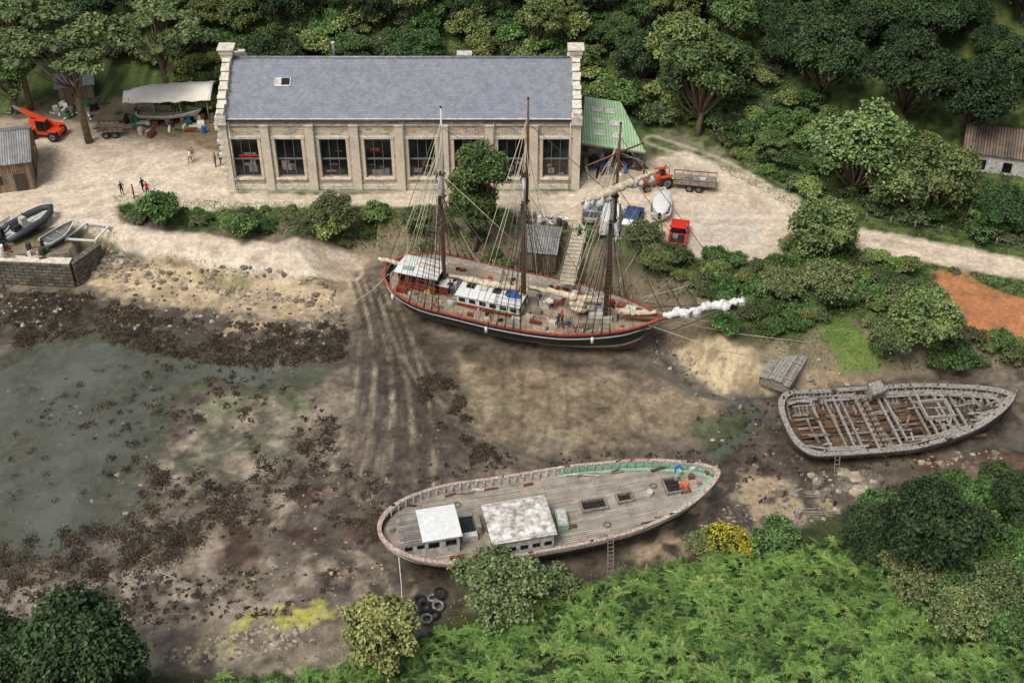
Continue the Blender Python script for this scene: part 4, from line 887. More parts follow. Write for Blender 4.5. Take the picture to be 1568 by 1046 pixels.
dv=(B_-A_).normalized(); A2=Vector((x2_,0,zy+3.2)); mast.tube([A2-dv*3.2,A2,A2+dv*3.2],[.06,.1,.06],M['spar'],6)
for e_ in(A_,B_): rig.tube([e_,(x2_,0,zy+3.5)],.03,M['ropel'],3); rig.tube([e_,(x1_,0,d1+9)],.03,M['ropel'],3); rig.tube([e_,(x2_-3,math.copysign(3.2,e_.y),H.z(.7))],.026,M['ropel'],3)
random.seed(77)
for i in range(48):
    u_=random.choice(mastsx); f_=R_(.4,.85); xx=u_[0]+R_(-3.2,3.2); a__=min(.98,max(.02,xx/LS+.5))
    rig.tube([(u_[0],0,u_[1]+(u_[2]-u_[1])*f_),((a__-.5)*LS,random.choice([-1,1])*H.b(a__),H.z(a__))],.024,random.choice([M['ropel'],M['rope']]),3)
mast.obj('masts_and_spars',ship); sail.obj('furled_sails',ship)
for (lx,ly,lz),(u,v) in [((-LS*.45,2,4),(625,360)),((-LS*.2,4,3.6),(700,350)),((LS*.42,2.4,4.3),(1060,400)),((LS*.47,1,4.5),(1130,500)),((LS*.45,-1,4.4),(1185,560)),((LS*.3,3.5,4),(1000,345)),((-LS*.47,-1,4),(540,470)),((LS*.40,2.8,4.3),(1110,420)),((LS*.49,0,4.6),(1240,530))]:
    gq=G(u,v); e_=inv@Vector((gq[0],gq[1],gq[2]+.4)); s0=Vector((lx,ly,lz)); md_=(s0+e_)/2-Vector((0,0,.35)); rig.tube([s0,md_,e_],.032,M['ropel'],4)
rig.obj('rigging',ship)
mb=MB()
for i in range(8):
    x=-LS*.42+i*LS*.12
    b=H.b(x/LS+.5)+.12; z=H.z(x/LS+.5)-.6
    if i%3==0: mb.tube([(x,-b,z+.3),(x,-(b+.02),z-.3)],.14,M['c_white'],7)
for sd_ in(-1,1):
    for i in range(16):
        x=-LS*.42+i*1.45; b=H.b(x/LS+.5); mb.tube([(x,sd_*b,H.z(x/LS+.5)),(x,sd_*b,H.z(x/LS+.5)+.7)],.03,M['whited'],5)
mb.obj('fenders_and_stanchions',ship)
# ------------------------------------------------------------------ NEAR TRAWLER
random.seed(55)
boat,LB,loc2,MBt=place('derelict_fishing_boat',(579,816),(1102,723),3.1,3.7,-.1)
shr=([0,.15,.4,.7,.9,1],[3.3,2.95,2.75,2.9,3.4,3.9])
H2=Hull(LB,8.6,.26,.48,2.5,shr,([0,.05,.12,.88,.95,1],[1.6,.9,.1,.1,.8,2.0]),.6,rb=1.6,rs=1.3,eb=.70)
mb=MB(); H2.skin(mb,[(.10,M['whited']),(.16,M['pinkrail']),(.4,M['hullold']),(2,M['antif'])]); mb.obj('hull',boat)
mb=MB(); H2.railcap(mb,M['pinkrail'],.26,.1); H2.bulwark(mb,M['whited'])
mb.obj('rail_and_bulwark',boat)
mb=MB()
A3=[a for a in H2.a if a>.55]
for sd_ in(1,-1):
    vs=[]
    for a in A3: vs+=[((a-.5)*LB*.982,max(0,H2.b(a)-.2)*sd_,H2.z(a)-.02),((a-.5)*LB*.982,max(0,H2.b(a)-.22)*sd_,H2.z(a)-.5)]
    mb.add(vs,[(2*i,2*i+1,2*i+3,2*i+2) for i in range(len(A3)-1)],M['teal'])
    vs=[]
    for a in A3: z=H2.z(a)-H2.bh+.03; vs+=[((a-.5)*LB*.98,max(0,H2.b(a)-.22)*sd_,z),((a-.5)*LB*.96,max(0,H2.b(a)-.65)*sd_,z+.035)]
    mb.add(vs,[(2*i,2*i+1,2*i+3,2*i+2) for i in range(len(A3)-1)],M['teal'])
for a in np.arange(.04,.97,.024):
    for sd_ in(-1,1):
        b=H2.b(a)-.24; x=(a-.5)*LB*.985; mb.box((x,b*sd_,H2.z(a)-.28),(.12,.14,.54),M['whited'] if a<.6 else M['teal'])
mb.obj('stanchions',boat)
mb=MB(); H2.deck(mb,M['deck'],ins=.15); mb.obj('deck',boat)
mb=MB(); ZD=lambda x:H2.zd(x)
p=loc2(794,787,4.6); cabin(mb,p[0]-2.35,p[0]+2.35,p[1]-1.95,p[1]+1.85,ZD(p[0])-.1,ZD(p[0])+1.75,M['whited'],M['whites'],over=.2,wh=.35,camb=.12,wz=ZD(p[0])+.75)
for k_ in(-1,1): mb.beam((p[0]-2.5,p[1]+k_*1.95,ZD(p[0])+1.8),(p[0]+2.5,p[1]+k_*1.95,ZD(p[0])+1.8),.1,.16,M['whited'])
p=loc2(672,797,4.6); cabin(mb,p[0]-1.35,p[0]+1.3,p[1]-1.5,p[1]+1.5,ZD(p[0])-.1,ZD(p[0])+1.9,M['whited'],M['white'],over=.2,wh=.5,camb=.08)
p=loc2(631,808,3.9); cabin(mb,p[0]-1.0,p[0]+.85,p[1]-1.5,p[1]+1.5,ZD(p[0])-.1,ZD(p[0])+1.1,M['whited'],M['greyplank'],over=.1,wh=.3)
mb.obj('wheelhouse_and_cabins',boat)
mb=MB()
def hatch(u,v,w,d):
    x,y,_=loc2(u,v,2.6); z=ZD(x)
    for sx in(-1,1): mb.box((x+sx*w/2,y,z+.15),(.14,d+.14,.32),M['wood'])
    for sy in(-1,1): mb.box((x,y+sy*d/2,z+.15),(w-.14,.14,.32),M['wood'])
    mb.box((x,y,z+.04),(w-.14,d-.14,.05),M['black'])
    for k_ in range(3): mb.beam((x-w/2,y-d/2+(k_+1)*d/4,z+.12),(x+w/2,y-d/2+(k_+1)*d/4+.1,z+.12),.05,.05,M['woodd'])
hatch(909,772,2.0,1.1); hatch(957,762,1.3,.9); hatch(1032,748,1.6,1.6)
p=loc2(716,800,2.8); mb.box((p[0],p[1],ZD(p[0])+.05),(1.1,2.0,.06),M['black']); mb.box((p[0]+.7,p[1]-.3,ZD(p[0])+.5),(.4,1.8,1.0),M['wood']); mb.box((p[0]-.1,p[1]-1.4,ZD(p[0])+.3),(1.2,.5,.6),M['whited'])
p=loc2(860,793,2.9); mb.box((p[0],p[1],ZD(p[0])+.35),(.9,1.8,.7),M['teal'],rz=-.1); mb.box((p[0],p[1],ZD(p[0])+.72),(.7,1.5,.08),M['whited'],rz=-.1)
for u,v,s3,m_ in [(1048,745,(.7,.4,.3),'c_orange'),(1040,728,(.4,.5,.5),'teal'),(1058,735,(.5,.4,.4),'rust'),(1035,735,(.3,.3,.5),'teal'),(1060,725,(.6,.3,.4),'whited'),(995,755,(.5,.4,.25),'wood'),(880,800,(.4,.3,.2),'rust'),(600,812,(.4,.4,.4),'wood'),(1080,728,(.3,.9,.3),'rust'),(925,815,(.5,.3,.2),'wood'),(760,848,(1.6,.2,.2),'wood'),(700,848,(1.2,.25,.2),'rust'),(1070,745,(.4,.4,.3),'wood'),(1050,752,(1.0,.8,.1),'rust')]:
    x,y,_=loc2(u,v,2.8); mb.box((x,y,ZD(x)+s3[2]/2),s3,M[m_],rz=R_(-.4,.4),top=.85)
x,y,_=loc2(995,758,2.6); mb.tube([(x,y,ZD(x)),(x,y,ZD(x)+.5)],.28,M['whited'],10)
x,y,_=loc2(1038,722,2.9); mb.cyl((x,y,ZD(x)+.25),.28,.5,M['bluet'],'z',12)
for i in range(26):
    x=R_(-11,10); y=random.choice([-1,1])*(H2.b(x/LB+.5)-R_(.5,.9)); mb.box((x,y,ZD(x)+.08),(R_(.3,1.6),R_(.08,.25),.12),random.choice([M['wood'],M['rust'],M['whited'],M['woodd']]),rz=R_(-.3,.3))
for i in range(26):
    a=R_(.05,.95); sd_=random.choice([-1,1]); mb.box(((a-.5)*LB,sd_*(H2.b(a)-.1),H2.z(a)+.13),(R_(.1,.5),R_(.08,.2),R_(.05,.12)),random.choice([M['black'],M['rust'],M['whited'],M['woodd']]),rz=R_(-.2,.2))
for u,v in[(1000,745),(930,800),(700,770)]:
    x,y,_=loc2(u,v,2.7); mb.tube([(x+.35*math.cos(t*.55)*(1-t*.02),y+.3*math.sin(t*.55),ZD(x)+.05+.008*t) for t in range(24)],.03,M['rope'],4)
mb.obj('hatches_and_deck_gear',boat,bevel=.015)
mb=MB()
x,y,_=loc2(940,842,2.8); yb=-H2.b(x/LB+.5)-.1
for dx in(-.22,.22): mb.beam((x+dx,yb-.05,3.2),(x+dx-.1,yb-.9,.1),.06,.06,M['wood'])
for i in range(9): t=(i+.5)/9; mb.beam((x-.22-.1*t,yb-.05-.85*t,3.2-3.1*t),(x+.22-.1*t,yb-.05-.85*t,3.2-3.1*t),.05,.05,M['wood'])
mb.tube([(-LB/2+1.2,-2.6,3),(-LB/2+1.1,-4.0,1.2),(-LB/2+.8,-5.8,.2)],.035,M['canvasw'],4)
mb.tube([(-LB/2+1.5,2.7,3),(-LB/2+1,4,.3)],.03,M['ropel'],4)
mb.obj('ladder_and_lines',boat)
# ------------------------------------------------------------------ WRECK
wr,LW,loc3,MW=place('wooden_shipwreck',(1200,650),(1553,606),2.1,3.2,-.2)
H4=Hull(LW,8.2,.10,.38,2.2,([0,.2,.5,.8,1],[2.4,2.1,2.0,2.6,3.5]),([0,.05,.9,1],[.5,.1,.1,1.4]),.6,rb=1.2,rs=.4,eb=.72,es=.35,ns=44)
mb=MB(); H4.skin(mb,[(2,M['hullwreck'])]); mb.obj('hull_planking',wr)
mb=MB(); H4.skin(mb,[(2,M['hullwreck'])],inset=.16,tmax=.9); mb.obj('inner_ceiling',wr)
mb=MB(); random.seed(12)
H4.railcap(mb,M['silver'],.42,.12,skip=lambda a,s_:(.25<a<.29 and s_>0) or (.62<a<.66 and s_<0))
for a in np.arange(.03,.985,.019):
    for sd_ in(-1,1):
        hh=R_(.0,.45) if R_(0,1)<.8 else .1
        pts_=[H4.pt(a,t,sd_,.24) for t in(0,.2,.4,.6,.8,.92)]; p0=pts_[0]; pts_=[(p0[0]+R_(-.05,.05),p0[1]+sd_*.04,p0[2]+hh)]+pts_
        mb.tube(pts_,.09,random.choice([M['wood'],M['silver'],M['silver'],M['woodd']]),5,False)
mb.obj('frames_and_rail',wr)
mb=MB()
vs=[];A4=[a for a in H4.a if .03<a<.95]
for a in A4:
    b=max(.1,H4.b(a)*.72); x=(a-.5)*LW*.97
    for k_ in(-1,-.5,0,.5,1): vs.append((x,b*k_,.75+.25*k_*k_))
mb.add(vs,[(i*5+j,(i+1)*5+j,(i+1)*5+j+1,i*5+j+1) for i in range(len(A4)-1) for j in range(4)],M['brownplank']); mb.obj('floor_planks',wr)
mb=MB()
for a in np.arange(.06,.97,.034):
    if R_(0,1)<.35 and a<.6: continue
    b=H4.b(a)-.2; x=(a-.5)*LW*.98; z=H4.z(a)-.45; e_=1 if R_(0,1)<.75 else R_(-.2,.5)
    mb.beam((x,-b,z),(x+R_(-.1,.1),b*e_,z+R_(-.1,.1)-(.9 if e_<1 else 0)),.2,.2,random.choice([M['wood'],M['silver'],M['silver']]))
for sd_ in(-1,1):
    for row in range(3 if sd_>0 else 4):
        a=.05
        while a<.93:
            da=R_(.04,.11)
            if R_(0,1)<.75:
                y0_=H4.b(a)-.45-row*.26; y1_=H4.b(min(.99,a+da))-.45-row*.26; mb.beam(((a-.5)*LW*.98,sd_*y0_,H4.z(a)-.32),((a+da-.5)*LW*.98,sd_*y1_,H4.z(a+da)-.32+R_(-.04,.04)),.22,.06,random.choice([M['silver'],M['silver'],M['wood']]))
            a+=da+.004
# longitudinal stringers, part of the hold ceiling
for row in range(9):
    y=-2.2+row*.55; a=.08
    while a<.8:
        da=R_(.05,.14)
        if R_(0,1)<.6 and abs(y)<H4.b(a)*.8: mb.beam(((a-.5)*LW,y,1.0+.06*abs(y)),((a+da-.5)*LW,y+R_(-.1,.1),1.02+.06*abs(y)),.24,.06,random.choice([M['brownplank'],M['wood'],M['rust'],M['brownplank']]))
        a+=da
for i in range(120):
    a=R_(.05,.95); b=H4.b(a)*.85; x=(a-.5)*LW*.96; y=R_(-b,b); L_=R_(.5,2.2); an_=R_(-.12,.12) if R_(0,1)<.6 else R_(1.4,1.75)
    if R_(0,1)<.15: an_=R_(0,3)
    lo=H4.z(a)-(R_(.3,.5) if (a>.5 or a<.18) and R_(0,1)<.75 else R_(.85,1.15))
    dx,dy=math.cos(an_)*L_/2,math.sin(an_)*L_/2
    y=max(-b+abs(dy),min(b-abs(dy),y)) if b>abs(dy) else 0
    mb.beam((x-dx,y-dy,lo),(x+dx,y+dy,lo+R_(-.12,.2)),R_(.1,.24),.06,random.choice([M['wood'],M['silver'],M['silver'],M['woodd'],M['greyplank'],M['brownplank']]))
x,y,_=loc3(1340,600,2.4); mb.box((x,y,2.4),(1.3,1.0,.9),M['greyplank'],rz=.3,rx=.3); mb.box((x+.1,y,2.95),(1.3,1.1,.08),M['silver'],rz=.3,rx=.35)
x,y,_=loc3(1335,640,2)
for k_ in(-.35,.35): mb.beam((x+k_,3,1.7),(x+k_+.2,-3,1.6),.22,.2,M['wood'])
for k_ in range(9): mb.beam((x-.4,2.6-k_*.65,1.85),(x+.6,2.6-k_*.65,1.8),.2,.06,M['brownplank'])
x,y,_=loc3(1435,622,2.4); mb.box((x,y,1.95),(2.3,1.9,.08),M['woodd'])
for sx in(-1.2,1.2): mb.box((x+sx,y,2.05),(.2,2.3,.35),M['silver'])
for sy in(-1.05,1.05): mb.box((x,y+sy,2.05),(2.2,.2,.35),M['silver'])
mb.tube([(LW*.36,0,1),(LW*.36,.2,3.6)],.14,M['wood'],6); mb.tube([(LW*.02,-1,1),(LW*.02,-1.1,3.1)],.1,M['wood'],6)
mb.tube([(LW/2-.5,0,.2),(LW/2+.15,0,2.5),(LW/2+.1,0,4.1)],[.18,.16,.12],M['wood'],6)
mb.obj('beams_and_debris',wr)
mb=MB(); x,y,_=loc3(1278,700,1.5); yb=-H4.b(x/LW+.5)-.05
for dx in(-.2,.2): mb.beam((x+dx,yb+.1,2.3),(x+dx,yb-.6,.1),.06,.06,M['wood'])
for i in range(6): t=(i+.5)/6; mb.beam((x-.2,yb+.1-.7*t,2.3-2.2*t),(x+.2,yb+.1-.7*t,2.3-2.2*t),.05,.05,M['wood'])
mb.obj('ladder',wr)
# ------------------------------------------------------------------ timber pontoon
c=[P(1190,527,2.2),P(1237,545,2.2),P(1207,596,1.9),P(1167,583,1.9)]
cx_=sum(p[0] for p in c)/4;cy_=sum(p[1] for p in c)/4; gz=float(height(cx_,cy_)); rz_=math.atan2(c[1][1]-c[2][1],c[1][0]-c[2][0])
e=empty('timber_pontoon',(cx_,cy_,gz-.1),rz_); Lp=math.hypot(c[1][0]-c[2][0],c[1][1]-c[2][1]); Wp=math.hypot(c[0][0]-c[1][0],c[0][1]-c[1][1])*.95
mb=MB(); nP=10
for i in range(nP):
    y=-Wp/2+(i+.5)*Wp/nP; mb.box((R_(-.05,.05),y,.95+R_(-.015,.015)+.22*(1-abs(y)/(Wp/2))),(Lp+R_(-.1,.1),Wp/nP*.93,.07),random.choice([M['silver'],M['silver'],M['greyplank']]),rx=(-.12 if y>0 else .12))
for x in(-Lp*.35,Lp*.15): mb.box((x,0,1.22),(.12,Wp*.95,.08),M['silver'])
mb.obj('top_boards',e); mb=MB()
for sy in(-1,1): mb.box((0,sy*(Wp/2-.08),.45),(Lp-.2,.1,.85),M['greyplank'])
for sx in(-1,1): mb.box((sx*(Lp/2-.15),0,.45),(.1,Wp-.3,.85),M['wood'])
mb.obj('sides',e)
# ------------------------------------------------------------------ quay
mb=MB()
def wallseg(mb,p,q,z0,z1,t,m):
    p=Vector((*p,0));q=Vector((*q,0)); mb.beam(p+Vector((0,0,(z0+z1)/2)),q+Vector((0,0,(z0+z1)/2)),t,z1-z0,m)
wallseg(mb,P(-300,384,3),P(108,402,3),-.5,3.02,.8,M['quay']); wallseg(mb,P(108,402,3),P(150,372,3),-.5,2.95,.7,M['quay'])
wallseg(mb,P(-300,382,3.1),P(108,400,3.1),3.02,3.14,.95,M['dress'])
random.seed(3)
for i in range(10):
    t=i/10; p=P(-60,384,3); q_=P(60,396,3); x=p[0]+(q_[0]-p[0])*t; y=p[1]+(q_[1]-p[1])*t-.5; mb.tube([(x,y,-.2),(x,y,3.0)],.12,M['woodd'],6)
mb.obj('quay_wall')
# ------------------------------------------------------------------ small boats
def dinghy(name,u,v,L,B,heading,hullm,insidem,cover=None,lift=0.25):
    g=G(u,v); e=empty(name,(g[0],g[1],g[2]+lift),heading)
    h=Hull(L,B,.12,.35,2.0,([0,.5,1],[.75,.65,.95]),([0,.9,1],[0,0,.4]),.4,rb=.4,rs=.1,es=.3,ns=24,nr=6)
    mb=MB(); h.skin(mb,[(2,hullm)]); h.railcap(mb,M['whited'],.1,.05); h.skin(mb,[(2,insidem)],inset=.06,tmax=.75); mb.obj('hull',e)
    mb=MB(); h.deck(mb,insidem,ins=.1)
    for x in(-L*.25,L*.05,L*.28): mb.box((x,0,.5),(.25,h.b(x/L+.5)*1.8,.05),M['wood'])
    mb.box((-L/2-.05,0,.75),(.3,.3,.6),M['black'])
    for x in(-L*.25,L*.2): mb.box((x,0,-.12),(.2,B*.6,.26),M['woodd'])
    if cover: mb.ball((0,0,.68),(L*.47,B*.46,.28),cover,14,6,.03)
    mb.obj('fittings',e); return e
g=G(44,352); rb=empty('rigid_inflatable_boat',(g[0],g[1],g[2]+.3),math.radians(55)); rb.scale=(1.2,1.2,1.2); mb=MB()
pp=[(-2.6,-.9,.45),(-1,-.95,.45),(1,-.9,.5),(2.1,-.55,.6),(2.6,0,.68),(2.1,.55,.6),(1,.9,.5),(-1,.95,.45),(-2.6,.9,.45)]
mb.tube(pp,[.2,.3,.3,.28,.27,.28,.3,.3,.2],M['inflat'],10); mb.obj('inflatable_tubes',rb)
mb=MB(); mb.prism([(-2.3,-.75),(1,-.75),(2.1,-.3),(2.3,0),(2.1,.3),(1,.75),(-2.3,.75)],.1,.32,M['whited']); mb.box((-.3,0,.75),(.6,.6,.9),M['whited'],top=.85); mb.box((-.1,0,1.25),(.06,.5,.35),M['glass']); mb.box((-1.1,0,.55),(.7,.6,.5),M['black']); mb.box((-2.5,0,.8),(.4,.4,.9),M['black'],top=.8); mb.box((0,0,-.1),(3.4,.25,.4),M['grey'])
mb.obj('console_and_engine',rb)
dinghy('rowing_dinghy',93,368,4.4,1.7,math.radians(60),M['whited'],M['grey']); dinghy('small_tender',5,360,3.6,1.6,math.radians(70),M['teal'],M['whited'])
dinghy('motor_boat',1012,322,5.2,2.1,math.radians(80),M['white'],M['whited'],cover=M['canvasw']); dinghy('workboat',262,186,7.5,2.6,0,M['whited'],M['wood'],lift=.6)
g=G(138,371); e=empty('timber_frame',(g[0],g[1],3.15),math.radians(-8)); mb=MB()
q4=[(-1.7,-1.6),(1.4,-1.5),(1.8,1.2),(-.6,1.4)]
for i in range(4): a_=q4[i];b_=q4[(i+1)%4]; mb.beam((*a_,.1+.02*i),(*b_,.1+.02*i),.18,.16,M['white']); mb.box((a_[0],a_[1],-.35),(.16,.16,.85),M['whited'])
mb.obj('rails',e)
# ------------------------------------------------------------------ vehicles
def car(name,u,v,heading,paint,kind='hatch'):
    g=G(u,v); e=empty(name,(g[0],g[1],g[2]),heading)
    mb=MB(); Wd={'hatch':1.78,'van':2.0,'pickup':1.8}[kind]
    if kind=='hatch':
        low=[(-2.05,.3),(2.0,.3),(2.1,.55),(2.05,.75),(1.0,.95),(-1.95,1.0),(-2.1,.8),(-2.1,.45)]
        mb.side(low,Wd,paint); gh=[(-1.95,.985),(1.0,.945),(.35,1.42),(-1.5,1.45)]
        mb.side(gh,Wd-.12,M['glass'],.14,1.2); mb.side([(-1.55,1.44),(.4,1.41),(.3,1.5),(-1.4,1.53)],Wd-.38,paint)
        wx=(-1.25,1.3); r=.33
    elif kind=='van':
        low=[(-2.6,.35),(2.5,.35),(2.6,.6),(2.5,1.0),(1.9,1.2),(-2.6,1.2)]
        mb.side(low,Wd,paint); mb.side([(-2.6,1.203),(1.88,1.203),(1.25,2.05),(-2.55,2.1)],Wd-.06,paint,.12,1.5)
        mb.box((1.57,0,1.62),(.05,Wd-.35,.85),M['glass'],ry=-.63)
        for s_ in(-1,1): mb.box((.85,s_*(Wd/2-.06),1.55),(.9,.1,.5),M['glass'])
        wx=(-1.6,1.7); r=.36
    else:
        mb.side([(-2.3,.4),(2.2,.4),(2.3,.7),(2.2,1.0),(1.2,1.08),(-2.3,1.05)],1.8,paint); mb.side([(-.5,1.05),(1.15,1.07),(.7,1.62),(-.4,1.65)],1.68,M['glass'],.14,1.3); mb.box((.13,0,1.68),(1.2,1.42,.07),paint)
        mb.box((-1.4,0,1.07),(1.5,1.45,.03),M['black']); mb.box((-1.2,.2,1.15),(.6,.5,.2),M['grey'])
        wx=(-1.45,1.4); r=.38
    for x in wx:
        for s_ in(-1,1): mb.wheel((x,s_*(Wd/2-.08),r),r,.22)
    xf=2.08 if kind!='van' else 2.58; xb=-xf
    for s_ in(-1,1): mb.box((xf-.03,s_*.62,.7),(.1,.34,.16),M['whited']); mb.box((xb+.02 if kind!='pickup' else -2.3,s_*.72,.85),(.08,.2,.3),M['c_red']); mb.box((.75,s_*(Wd/2+.08),1.02),(.14,.16,.12),paint)
    mb.box((xf,0,.42),(.14,Wd*.9,.18),M['black']); mb.box((xb,0,.42),(.14,Wd*.9,.18),M['black']); mb.box((xb-.06,0,.6),(.03,.5,.12),M['yellow'])
    mb.obj('body_and_wheels',e,bevel=.04); return e
car('red_pickup_truck',1038,367,math.radians(78),M['red'],'pickup'); car('white_van',934,345,math.radians(84),M['white'],'van'); car('blue_car',968,342,math.radians(75),M['blue'],'hatch'); car('grey_car',905,330,math.radians(85),M['grey'],'hatch')
g=G(72,209); e=empty('red_telehandler',(g[0],g[1],g[2]),math.radians(-12)); mb=MB()
mb.side([(-2.1,.6),(2.0,.6),(2.0,1.1),(.6,1.3),(-2.1,1.25)],1.5,M['orange']); mb.box((-1.3,.55,1.5),(1.4,.8,.6),M['orange'],top=.9)
for x in(-1.4,1.4):
    for s_ in(-1,1): mb.wheel((x,s_*.95,.62),.62,.42); mb.box((x,s_*.95,1.3),(1.1,.42,.08),M['orange'])
mb.obj('chassis_and_wheels',e,bevel=.03); mb=MB()
mb.box((.1,-.45,1.75),(1.3,.85,1.2),M['glass'],top=.85); mb.box((.1,-.45,2.4),(1.2,.8,.08),M['orange'])
for x in(-.5,.65):
    for y in(-.85,-.05): mb.beam((x,y,1.15),(x*.88,y*.95-.02,2.4),.08,.08,M['black'])
mb.obj('cab',e); mb=MB(); mb.beam((1.7,.35,1.3),(-2.8,.35,2.9),.34,.4,M['orange']); mb.beam((-2.6,.35,2.83),(-3.6,.35,3.2),.24,.28,M['grey']); mb.beam((-3.6,.35,3.2),(-3.8,.35,2.3),.5,.15,M['black'])
for y in(0,.7): mb.beam((-3.8,y,2.3),(-4.8,y,2.25),.12,.07,M['black'])
mb.beam((0.4,.35,1.2),(-1.0,.35,2.1),.12,.12,M['grey']); mb.obj('boom_and_forks',e)
g=G(1003,286); e=empty('orange_tractor',(g[0],g[1],g[2]),math.radians(200)); mb=MB()
mb.side([(-.2,.7),(1.9,.65),(1.95,1.25),(1.7,1.4),(-.2,1.45)],.8,M['orange']); mb.box((-.8,0,.95),(1.3,.9,.6),M['orange'])
for s_ in(-1,1): mb.wheel((-.9,s_*.85,.75),.75,.4); mb.wheel((1.35,s_*.75,.45),.45,.28); mb.box((-.9,s_*.85,1.55),(1.3,.45,.08),M['orange'])
mb.box((-.8,0,1.35),(.5,.55,.3),M['black']); mb.tube([(.9,.25,1.4),(.9,.25,2.2)],.05,M['black'],6); mb.tube([(-.1,0,1.5),(-.35,0,1.75)],.03,M['black'],5)
for x,y in((-1.3,-.5),(-1.3,.5)): mb.beam((x,y,1.4),(x,y,2.1),.06,.06,M['black'])
mb.beam((-1.3,-.5,2.1),(-1.3,.5,2.1),.06,.06,M['black']); mb.obj('body_and_wheels',e,bevel=.02)
def trailer(name,u,v,rz,L_=4.5,W_=2.0,m=M['wood'],sides=True):
    g=G(u,v); e=empty(name,(g[0],g[1],g[2]),rz); mb=MB(); mb.box((0,0,.85),(L_,W_,.12),m); mb.box((0,0,.7),(L_*.9,.8,.18),M['rust'])
    for x in(-.5,.5):
        for s_ in(-1,1): mb.wheel((x,s_*(W_/2+.02),.4),.4,.24)
    mb.beam((L_/2,0,.65),(L_/2+1.4,0,.5),.14,.14,M['rust'])
    if sides:
        for s_ in(-1,1):
            mb.beam((-L_/2,s_*W_/2,1.35),(L_/2,s_*W_/2,1.35),.06,.08,M['rust'])
            for i in range(6): x=-L_/2+i*L_/5; mb.beam((x,s_*W_/2,.9),(x,s_*W_/2,1.38),.06,.06,M['rust'])
        mb.beam((-L_/2,-W_/2,1.4),(-L_/2,W_/2,1.4),.06,.08,M['rust'])
    for i in range(4): mb.box((R_(-1.5,1.5),R_(-.5,.5),1.02),(R_(.5,1.4),R_(.2,.6),R_(.1,.3)),random.choice([M['wood'],M['rust'],M['grey'],M['whited']]),rz=R_(0,3))
    mb.obj('bed_and_wheels',e)
trailer('flatbed_trailer',1063,287,math.radians(170)); trailer('farm_trailer',172,207,math.radians(5),2.8,1.6)
# ------------------------------------------------------------------ shore shed / gangway / clutter
g=G(832,402); shed('boat_store',(g[0]-.3,g[1]+1.2,g[2]-.3),(3.6,4.6),math.radians(-8),2.2,.35,M['shedwood'],M['corr'],.15,parts=[((0,-2.32,1.0),(1,.05,1.9),M['woodd'])])
a_=P(888,352,3.3); b2=P(868,434,4.3); e=empty('gangway',(0,0,0)); mb=MB(); A_=Vector((a_[0],a_[1],3.1));B_=Vector((b2[0],b2[1],4.2))
mb.beam(A_,B_,1.5,.12,M['canvas']); dd=(B_-A_).normalized().cross(Vector((0,0,1)))
for s_ in(-1,1):
    mb.beam(A_+dd*.75*s_+Vector((0,0,.9)),B_+dd*.75*s_+Vector((0,0,.9)),.06,.06,M['wood'])
    for i in range(7): p=A_.lerp(B_,i/6)+dd*.75*s_; mb.beam(p,p+Vector((0,0,.9)),.06,.06,M['wood'])
for i in range(14): p=A_.lerp(B_,(i+.5)/14)+Vector((0,0,.085)); mb.beam(p-dd*.7,p+dd*.7,.07,.04,M['wood'])
mb.obj('planks_and_handrails',e)
def clutter(name,pp,n,seed,mats,s0=.3,s1=1.5):
    random.seed(seed); w=W(pp); a=np.array(w); mb=MB();k=0
    while k<n:
        x=R_(a[:,0].min(),a[:,0].max()); y=R_(a[:,1].min(),a[:,1].max())
        if not inpoly(np.array(x),np.array(y),w): continue
        z=float(height(x,y)); t=random.random(); m_=M[random.choice(mats)]; rz=R_(0,3.1)
        if t<.4: mb.box((x,y,z+.12),(R_(s0,s1)*1.6,R_(.1,.3),R_(.1,.25)),m_,rz=rz)
        elif t<.7: h=R_(.3,.8); mb.box((x,y,z+h/2),(R_(s0,s1)*.8,R_(s0,s1)*.6,h),m_,rz=rz,top=R_(.8,1))
        elif t<.85: mb.cyl((x,y,z+.4),.28,.85,m_,'z',10)
        else:
            for i in range(4): mb.beam((x+R_(-.1,.1),y+i*.16,z+.1+.06*(i%2)),(x+R_(1,2),y+i*.16+R_(-.1,.1),z+.1+.06*(i%2)),.12,.06,m_)
        k+=1
    mb.obj(name)
mats_=['wood','woodd','rust','grey','whited','bluet','c_white','c_green','tarp','c_black','wood','woodd']
clutter('yard_stores',[(190,178),(330,175),(335,205),(240,212),(200,205)],46,21,mats_)
clutter('timber_stack',[(892,240),(985,240),(1000,262),(900,270)],40,22,mats_)
clutter('scrap_pile',[(60,165),(150,160),(140,182),(100,185)],28,23,mats_)
clutter('slipway_timber',[(775,330),(860,340),(870,352),(780,345)],24,24,['wood','woodd','whited','tarp'],.3,1.0)
clutter('quayside_gear',[(0,380),(80,385),(85,398),(0,392)],20,25,mats_,.2,.6)
clutter('driftwood',[(1060,600),(1190,620),(1180,720),(1080,720)],12,26,['wood','woodd','rust'],.1,.4)
clutter('beach_timber',[(1120,745),(1290,745),(1270,800),(1130,790)],18,27,['wood','silver','woodd'],.15,.6)
clutter('lane_stores',[(890,345),(960,355),(950,375),(880,365)],18,28,mats_,.3,.9)
g=G(655,930); e=empty('tyre_pile',(g[0],g[1],g[2])); mb=MB(); random.seed(8)
